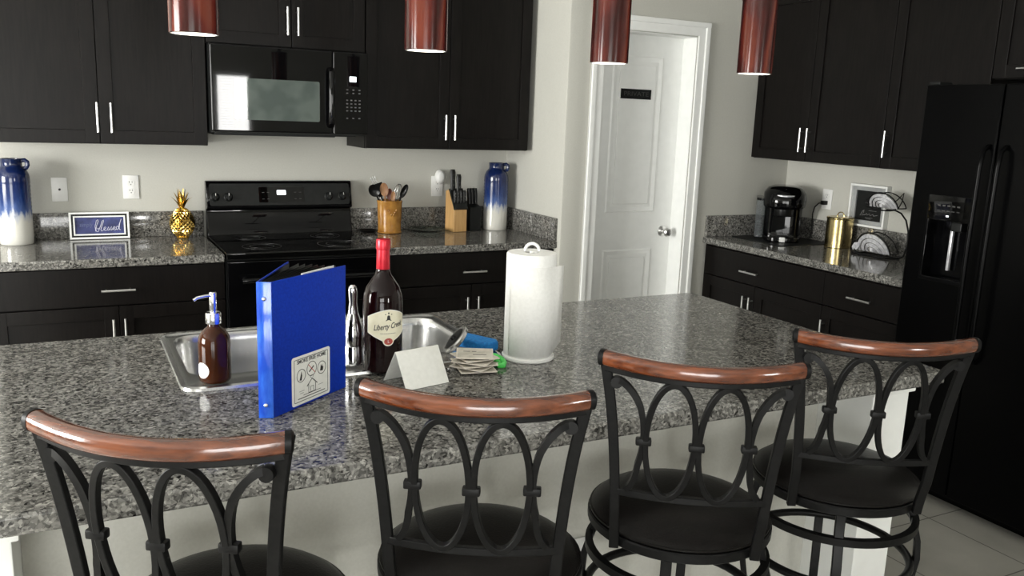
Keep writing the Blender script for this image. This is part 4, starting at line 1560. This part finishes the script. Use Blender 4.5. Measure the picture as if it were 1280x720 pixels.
# crock with utensils
CK = (.951, -.135)
cr = thing('utensil_crock', 'amber glazed stoneware crock holding kitchen utensils', 'crock', (CK[0], CK[1], Z))
bm = BM()
prof = [(0, 0), (.062, 0), (.066, .003), (.0665, .008), (.063, .012), (.064, .06), (.0665, .12), (.068, .165), (.070, .170), (.070, .178), (.066, .180), (.0625, .176), (.060, .1), (.057, .012), (0, .010)]
lathe(bm, prof, 48)
obj('pot', bm, crock_glaze, cr)
bm = BM()      # raised leaf ornament
for s in (-1, 1):
    a = math.atan2(CAM.y - CK[1], CAM.x - CK[0]) + .25
    for k in range(3):
        aa = a + s * (.10 + .12 * k)
        ball(bm, (.0655 * math.cos(aa), .0655 * math.sin(aa), .105 + .012 * k), .007, 10, 8, .6, .6, 1.3)
obj('leaf_relief', bm, crock_glaze, cr)
GRP = 'kitchen utensils standing in the crock'


def utensil(name, label, base, tip, build, mat_handle, cat='utensil'):
    """handle runs from base to tip (crock-local points); build adds the head at the tip"""
    t = thing(name, label, cat, (CK[0], CK[1], Z), 0, GRP)
    b_, p_ = Vector(base), Vector(tip)
    bm = BM(); tube(bm, [b_, b_.lerp(p_, .5), p_], .0048, n=8)
    obj('handle', bm, mat_handle, t)
    build(t, p_, (p_ - b_).normalized())
    return t


cam_dir = Vector((CAM.x - CK[0], CAM.y - CK[1], 0)).normalized()
side = Vector((-cam_dir.y, cam_dir.x, 0))      # screen right


def axes(d, face=None):
    n = (face or cam_dir); n = (n - d * n.dot(d)).normalized()
    return Matrix(((n.cross(d).x * -1, d.x, n.x, 0), (n.cross(d).y * -1, d.y, n.y, 0), (n.cross(d).z * -1, d.z, n.z, 0), (0, 0, 0, 1)))


def spoon_head(mat, w, l, bowl=.35):
    def f(t, p, d):
        bm = BM(); ball(bm, (0, 0, 0), 1, 18, 12)
        for v in bm.verts:
            v.co = Vector((v.co.x * w, v.co.y * l, v.co.z * .006))
            v.co.z -= bowl * .02 * (1 - (v.co.x / w) ** 2 - (v.co.y / l) ** 2)
        xform(bm, Matrix.Translation(p + d * l * .85) @ axes(d)); obj('bowl', bm, mat, t)
    return f


def fork_head(t, p, d):
    bm = BM()
    for k in (-1, 0, 1):
        sweep(bm, [(k * .004, 0, 0), (k * .011, .018, .002), (k * .0115, .06, .006)], rect(.003, .002), ref=(1, 0, 0))
    xform(bm, Matrix.Translation(p) @ axes(d)); obj('tines', bm, steel, t)


def spatula_head(t, p, d):
    bm = BM()
    prism(bm, [(-.012, 0), (.012, 0), (.034, .02), (.034, .075), (-.034, .075), (-.034, .02)], 0, .003)
    xform(bm, Matrix.Translation(p) @ axes(d, (cam_dir + side * .8))); obj('blade', bm, black_plastic, t)


def whisk_head(t, p, d):
    bm = BM()
    for k in range(5):
        a = PI * k / 5
        pts = [(math.cos(a) * .022 * math.sin(PI * i / 14) ** .8 if 0 < i < 14 else 0, .0 + .085 * (1 - abs(1 - 2 * i / 14)) ** .7 if False else .085 * math.sin(PI * i / 14), 0) for i in range(15)]
        pts = []
        for i in range(25):
            th_ = -PI / 2 + 2 * PI * i / 24 * .94 + .19
            rr_ = .022 * math.cos(th_) * (1 if True else 0)
            yy = .045 + .045 * math.sin(th_)
            pts.append((rr_ * math.cos(a), yy, rr_ * math.sin(a)))
        tube(bm, pts, .0013, n=5)
    xform(bm, Matrix.Translation(p) @ axes(d)); obj('wire_loops', bm, steel, t)


def ut(x, depth, z):    # crock-local point: screen-right offset x, depth towards the camera, height
    return side * x + cam_dir * depth + Vector((0, 0, z))


utensil('serving_fork', 'steel serving fork with long tines at the left of the crock', ut(.01, -.035, .02), ut(-.074, -.048, .245), fork_head, steel)
utensil('ladle', 'black ladle leaning far left out of the crock', ut(.02, .0, .02), ut(-.070, .034, .205), spoon_head(black_plastic, .030, .036, .9), black_plastic)
utensil('spatula', 'wide black spatula left of the wooden spoon in the crock', ut(.02, -.01, .02), ut(-.045, -.02, .195), spatula_head, black_plastic)
utensil('wooden_spoon', 'large wooden spoon in the middle of the crock', ut(-.005, .02, .02), ut(-.026, .025, .205), spoon_head(spoon_wood, .023, .038, .5), spoon_wood)
utensil('wooden_spoon', 'dark red wooden spoon right of the largest spoon in crock', ut(-.005, .0, .02), ut(-.002, .008, .185), spoon_head(dark_red_wood, .017, .032, .5), dark_red_wood)
utensil('wooden_spoon', 'small brown wooden spoon beside the wire whisk in the crock', ut(.0, .02, .02), ut(.016, .02, .178), spoon_head(spoon_wood, .013, .028, .5), spoon_wood)
utensil('whisk', 'steel wire whisk standing right of centre in the crock', ut(.005, -.03, .02), ut(.036, -.022, .178), whisk_head, steel)
utensil('serving_spoon', 'black serving spoon leaning right out of the crock', ut(-.02, .02, .02), ut(.062, .035, .20), spoon_head(black_plastic, .017, .042, .8), black_plastic)
# lay the right hand spoon's bowl over
tr_ = thing('spoon_rest', 'small black spoon rest between range and crock', 'spoon rest', (.838, -.105, Z))
A = loop(bm := BM(), rr(0, 0, .075, .055, .025), 0); bm.faces.new(A[::-1])
B_ = loop(bm, rr(0, 0, .105, .08, .035), .016); ring_faces(bm, A, B_)
C_ = loop(bm, rr(0, 0, .1, .075, .033), .016); ring_faces(bm, B_, C_)
D_ = loop(bm, rr(0, 0, .072, .052, .024), .004); ring_faces(bm, C_, D_); bm.faces.new(D_)
obj('tray', bm, black_plastic, tr_)
gd = thing('glass_dish', 'shallow clear greenish glass dish between crock and knife block', 'dish', (1.165, -.15, Z))
bm = BM()
lathe(bm, [(0, 0), (.06, 0), (.085, .006), (.103, .017), (.105, .019), (.103, .0195), (.083, .0095), (.058, .0035), (0, .0035)], 48)
obj('bowl', bm, glass, gd)

# knife block: bodies and every handle
kb = thing('knife_block', 'light wooden knife block with black handles in the corner', 'knife block', (1.345, -.15, Z), math.radians(6))
bm = BM()
# side profile (local y depth, z): slanted face towards the room
prof = [(-.045, 0), (.055, 0), (.055, .225), (.02, .235), (-.045, .125)]
prism(bm, prof, -.042, .042, lambda u, v, w: (w, u, v))
obj('wood_body', bm, light_wood, kb, bevel=.002)
bm = BM()
sl0, sl1 = Vector((-.045, .125)), Vector((.02, .235))
nrm = Vector((-(sl1 - sl0).y, (sl1 - sl0).x)).normalized()
q = [sl0 + nrm * .0005, sl1 + nrm * .0005, sl1 + nrm * .012, sl0 + nrm * .012]
prism(bm, [(p.x, p.y) for p in q], -.0425, .0425, lambda u, v, w: (w, u, v))
obj('slot_face', bm, black_satin, kb)


def knife(label, x, t, ln, w, parent_loc, rz, group, prof=None):
    k = thing('knife', label, 'knife', parent_loc, rz, group)
    d2 = nrm
    p = sl0.lerp(sl1, t) + nrm * .0125
    bm = BM()
    a = Vector((x, p.x, p.y)); b = a + Vector((0, d2.x, d2.y)) * ln
    lift = Vector((0, .35, .94))
    b = a + (Vector((0, d2.x, d2.y)) * .25 + lift * .75).normalized() * ln
    sweep(bm, [a, a.lerp(b, .15), a.lerp(b, .5), a.lerp(b, .85), b], ell(w, w * .65, 12), ref=(1, 0, 0), scale=[.9, 1, .88, 1.05, .8])
    obj('handle', bm, black_plastic, k)
    bm = BM()
    for s_ in (.25, .5, .75):
        ball(bm, a.lerp(b, s_) + Vector((0, -w * .62, 0)), .0022, 8, 6)
    obj('rivet', bm, steel, k)
    return k


KL = (1.345, -.15, Z)
knife('tallest black handled knife at the left of the wooden block', -.024, .93, .115, .0165, KL, math.radians(6), 'knives in the wooden block')
knife('second tall black handled knife from the left in the wooden block', .012, .86, .095, .0155, KL, math.radians(6), 'knives in the wooden block')
for i in range(4):
    knife(['first', 'second', 'third', 'fourth'][i] + ' short steak knife from the left in the lower block row', -.03 + .020 * i, .30, .07, .0098, KL, math.radians(6), 'steak knives in the wooden block')
kb2 = thing('knife_holder', 'black knife holder between wooden block and blue vase', 'knife block', (1.453, -.125, Z), math.radians(6))
bm = BM()
prism(bm, [(-.045, 0), (.045, 0), (.045, .165), (-.045, .135)], -.036, .036, lambda u, v, w: (w, u, v))
obj('body', bm, black_satin, kb2, bevel=.003)
for i, x in enumerate((-.02, .0, .022)):
    k = thing('knife', ['leftmost', 'middle', 'rightmost'][i] + ' black knife standing in the black holder', 'knife', (1.453, -.125, Z), math.radians(6), 'knives in the black holder')
    bm = BM()
    sweep(bm, [(x, .0, .150), (x, .004, .19), (x, .008, .225), (x, .009, .24)], ell(.0115, .013, 12), ref=(1, 0, 0), scale=[.9, 1, 1.05, .8])
    obj('handle', bm, black_plastic, k)

# ------------------------------------------------------------------ coffee corner
mat_ = tag(obj('counter_mat', (lambda b: (prism(b, rr(0, 0, .40, .40, .012), 0, .003), b)[1])(BM()), black_satin), 'flat black mat under the coffee maker', 'mat')
mat_.location = (3.085, -.912, Z)
cm = thing('coffee_maker', 'black single cup coffee maker with side water tank', 'coffee maker', (3.095, -.90, Z + .0034), math.radians(-42))
# local: front faces -y
bm = BM()
prism(bm, rr(0, -.02, .20, .27, .07), 0, .028)
obj('base', bm, black_gloss, cm, bevel=.004)
bm = BM(); prism(bm, rr(.0, .045, .215, .15, .055), .028, .215)
obj('column', bm, black_gloss, cm, bevel=.004)
bm = BM()
A = None
for w_, h_, r_, z_, oy in ((.21, .24, .085, .188, .0), (.232, .262, .10, .20, -.004), (.24, .27, .105, .235, -.006), (.232, .255, .10, .275, .0), (.19, .20, .08, .303, .012), (.12, .13, .05, .316, .02)):
    B_ = loop(bm, rr(0, oy, w_, h_, r_, 8), z_)
    if A:
        ring_faces(bm, A, B_)
    else:
        bm.faces.new(B_[::-1])
    A = B_
bm.faces.new(A)
hd_ = obj('brew_head', bm, black_gloss, cm)
bm = BM()
pts = [(.078 * math.cos(a), -.045 - .085 * math.sin(a), .262 + .018 * (1 - math.sin(a))) for a in [PI * i / 18 for i in range(19)]]
sweep(bm, pts, ell(.006, .011, 10), ref=(0, 0, 1))
obj('handle', bm, silver_paint, hd_)
bm = BM(); lathe(bm, [(0, .004), (.018, .004), (.021, 0), (0, 0)], 20, (0, -.075, .296)); obj('badge', bm, nickel, hd_)
bm = BM(); lathe(bm, [(0, 0), (.052, 0), (.055, .006), (.055, .04), (.05, .045), (0, .045)], 32, (0, -.055, .143))
obj('pod_holder', bm, black_plastic, cm)
bm = BM(); lathe(bm, [(0, 0), (.006, 0), (.066, .0), (.068, .004), (.062, .006), (0, .006)], 36, (0, -.06, .028))
obj('drip_tray', bm, steel, cm)
bm = BM(); box(bm, -.016, .016, -.006, .002, -.014, .014, .003); xform(bm, Matrix.Translation((0, -.157, .017)))
obj('front_badge', bm, white_plastic, cm)
bm = BM(); sweep(bm, [(0, -.012, .035), (0, -.012, .145)], [(x, y) for x, y in ell(.058, .004, 20)], ref=(1, 0, 0))
obj('splash_panel', bm, black_satin, cm)
bm = BM(); prism(bm, rr(-.128, .045, .05, .19, .022), .01, .225)
tk = obj('water_tank', bm, smoke_glass, cm, bevel=.004)
bm = BM(); prism(bm, rr(-.128, .045, .054, .195, .024), .2255, .24); obj('tank_lid', bm, black_gloss, tk, bevel=.003)

ol = thing('wall_outlet', 'white duplex outlet with a black plug behind the coffee maker', 'outlet', (XR - .0005, -1.008, 1.155), R90)
duplex(ol)
pc = thing('power_cord', 'black power cord plugged into the outlet behind coffee maker', 'cord', (XR, -1.008, 1.135))
bm = BM(); box(bm, -.042, -.0095, -.014, .014, -.012, .012, .004); obj('plug', bm, black_plastic, pc)
bm = BM()
tube(bm, [(-.04, 0, 0), (-.055, .012, -.004), (-.060, .035, -.028), (-.050, .055, -.07), (-.036, .064, -.115), (-.034, .066, -.19), (-.040, .07, -.2195)], .0038, n=8)
obj('cable', bm, black_plastic, pc)

cn_ = thing('canister', 'shiny gold canister with lid right of the coffee maker', 'canister', (3.226, -1.207, Z))
bm = BM(); lathe(bm, [(0, 0), (.070, 0), (.072, .002), (.072, .158), (0, .158)], 56); obj('body', bm, brass, cn_)
bm = BM(); lathe(bm, [(0, .1585), (.0735, .1585), (.0745, .161), (.0745, .167), (.07, .171), (0, .173)], 56); ld = obj('lid', bm, brass, cn_)
bm = BM()
tube(bm, [(0, .024 * math.cos(a), .173 + .024 * math.sin(a)) for a in [PI * i / 14 for i in range(15)]], .003, n=8); obj('lid_handle', bm, brass, ld)

pf = thing('framed_art', 'white framed black chalkboard art on the right wall', 'picture', (XR - .0008, -1.317, 1.034), R90)
bm = BM()      # local: front -y, x along wall
def deep_frame(bm, w, h, t, d0, d1):
    rect_frame(bm, w, 0, h, t, -d1, -d0, .0015)
deep_frame(bm, .123, .232, .012, 0, .035)
obj('frame', bm, white_paint, pf)
bm = BM(); rect_frame(bm, .1105, .0125, .2195, .022, -.022, -.002, .001); obj('inner_mat', bm, mirror_inner, pf)
bm = BM(); box(bm, -.0885, .0885, -.012, -.002, .0345, .1975); ar = obj('art_panel', bm, black_satin, pf, smooth=False)
bm = BM()
tube(bm, [(-.055, -.0125, .058), (-.04, -.0125, .085), (-.032, -.0125, .09), (-.034, -.0125, .075), (-.045, -.0125, .06), (-.02, -.0125, .066), (-.01, -.0125, .074), (-.008, -.0125, .064), (.008, -.0125, .074), (.012, -.0125, .063), (.03, -.0125, .072), (.036, -.0125, .064), (.06, -.0125, .07)], .0015, n=5, ref=(0, 1, 0))
for z_, a_, b_ in ((.05, -.02, .03), (.044, -.012, .02), (.09, .0, .05), (.13, -.03, .03)):
    tube(bm, [(a_, -.0125, z_), (b_, -.0125, z_)], .0010, n=5, ref=(0, 1, 0))
obj('chalk_lettering', bm, chalk, ar)

# two tier fish-shaped wire stand
fs = thing('fish_wire_stand', 'two tier black wire stand with fish shaped silver trays', 'wire stand', (3.17, -1.505, Z), R90)
# local: x towards the refrigerator, z up, front -y


def fish(parent, name, cx, cz, L, H, head, nr_):
    bm = BM(); rb = BM()
    base = [(cx - L / 2, 0, cz), (cx + L / 2, 0, cz)]
    outline = [(cx + L / 2 * math.cos(a), -.03 * math.sin(a), cz + H * math.sin(a)) for a in [PI * i / 24 for i in range(25)]]
    belly = [(cx + L / 2 * math.cos(a), -.02, cz - H * .22 * math.sin(a)) for a in [PI * i / 16 for i in range(17)]]
    tube(bm, outline, .0035, n=8); tube(bm, belly, .0035, n=8)
    out2 = [(x, .06 + y, z) for x, y, z in outline]
    tube(bm, out2, .003, n=8)
    for s in (0, -1):
        tube(bm, [outline[s], out2[s]], .003, n=8)
    for k in range(nr_):
        f = 1 - (k + .6) / (nr_ + .4)
        pts = [(cx + L / 2 * f * math.cos(a) + .06 * L * (1 - f), -.034 * math.sin(a), cz - .004 + H * f * math.sin(a)) for a in [PI * i / 20 for i in range(21)]]
        sweep(rb, pts, rect(.003, H * .78 / nr_), ref=(0, 1, 0))
    hx_ = cx + head * L / 2
    tube(bm, [(hx_ + head * .015 * math.cos(a), -.006, cz + .018 + .015 * math.sin(a)) for a in [2 * PI * i / 16 for i in range(16)]], .003, True, 8)
    tx = cx - head * L / 2
    o_ = obj(name, bm, black_metal, parent)
    obj('silver_band', rb, silver_paint, o_)
    return tx


fish(fs, 'lower_tray', -.01, .022, .215, .10, -1, 4)
tx = fish(fs, 'upper_tray', .02, .262, .185, .075, -1, 4)
bm = BM()
tube(bm, [(.075, 0, .285), (.105, 0, .31), (.135, 0, .345), (.13, 0, .30), (.112, 0, .262), (.085, 0, .255)], .003, True, 8)
obj('tail_fin', bm, black_metal, fs)
bm = BM()
tube(bm, [(.02, .03, .246), (.07, .03, .25), (.11, .03, .238), (.145, .03, .205), (.165, .03, .15), (.17, .03, .08), (.155, .03, .02), (.13, .03, .0045), (-.08, .03, .0045)], .0045, n=10)
tube(bm, [(-.08, .03, .0045), (-.10, -.05, .0045), (.0, -.07, .0045), (.11, -.05, .0045), (.13, .03, .0045)], .0045, n=8)
obj('stand', bm, black_metal, fs)
bm = BM(); prism(bm, [(-.135, .03), (-.12, .055), (-.095, .06), (-.085, .04), (-.10, .02), (-.125, .015)], -.02, -.016, lambda u, v, w: (u, w, v))
obj('head_plate', bm, silver_paint, fs)
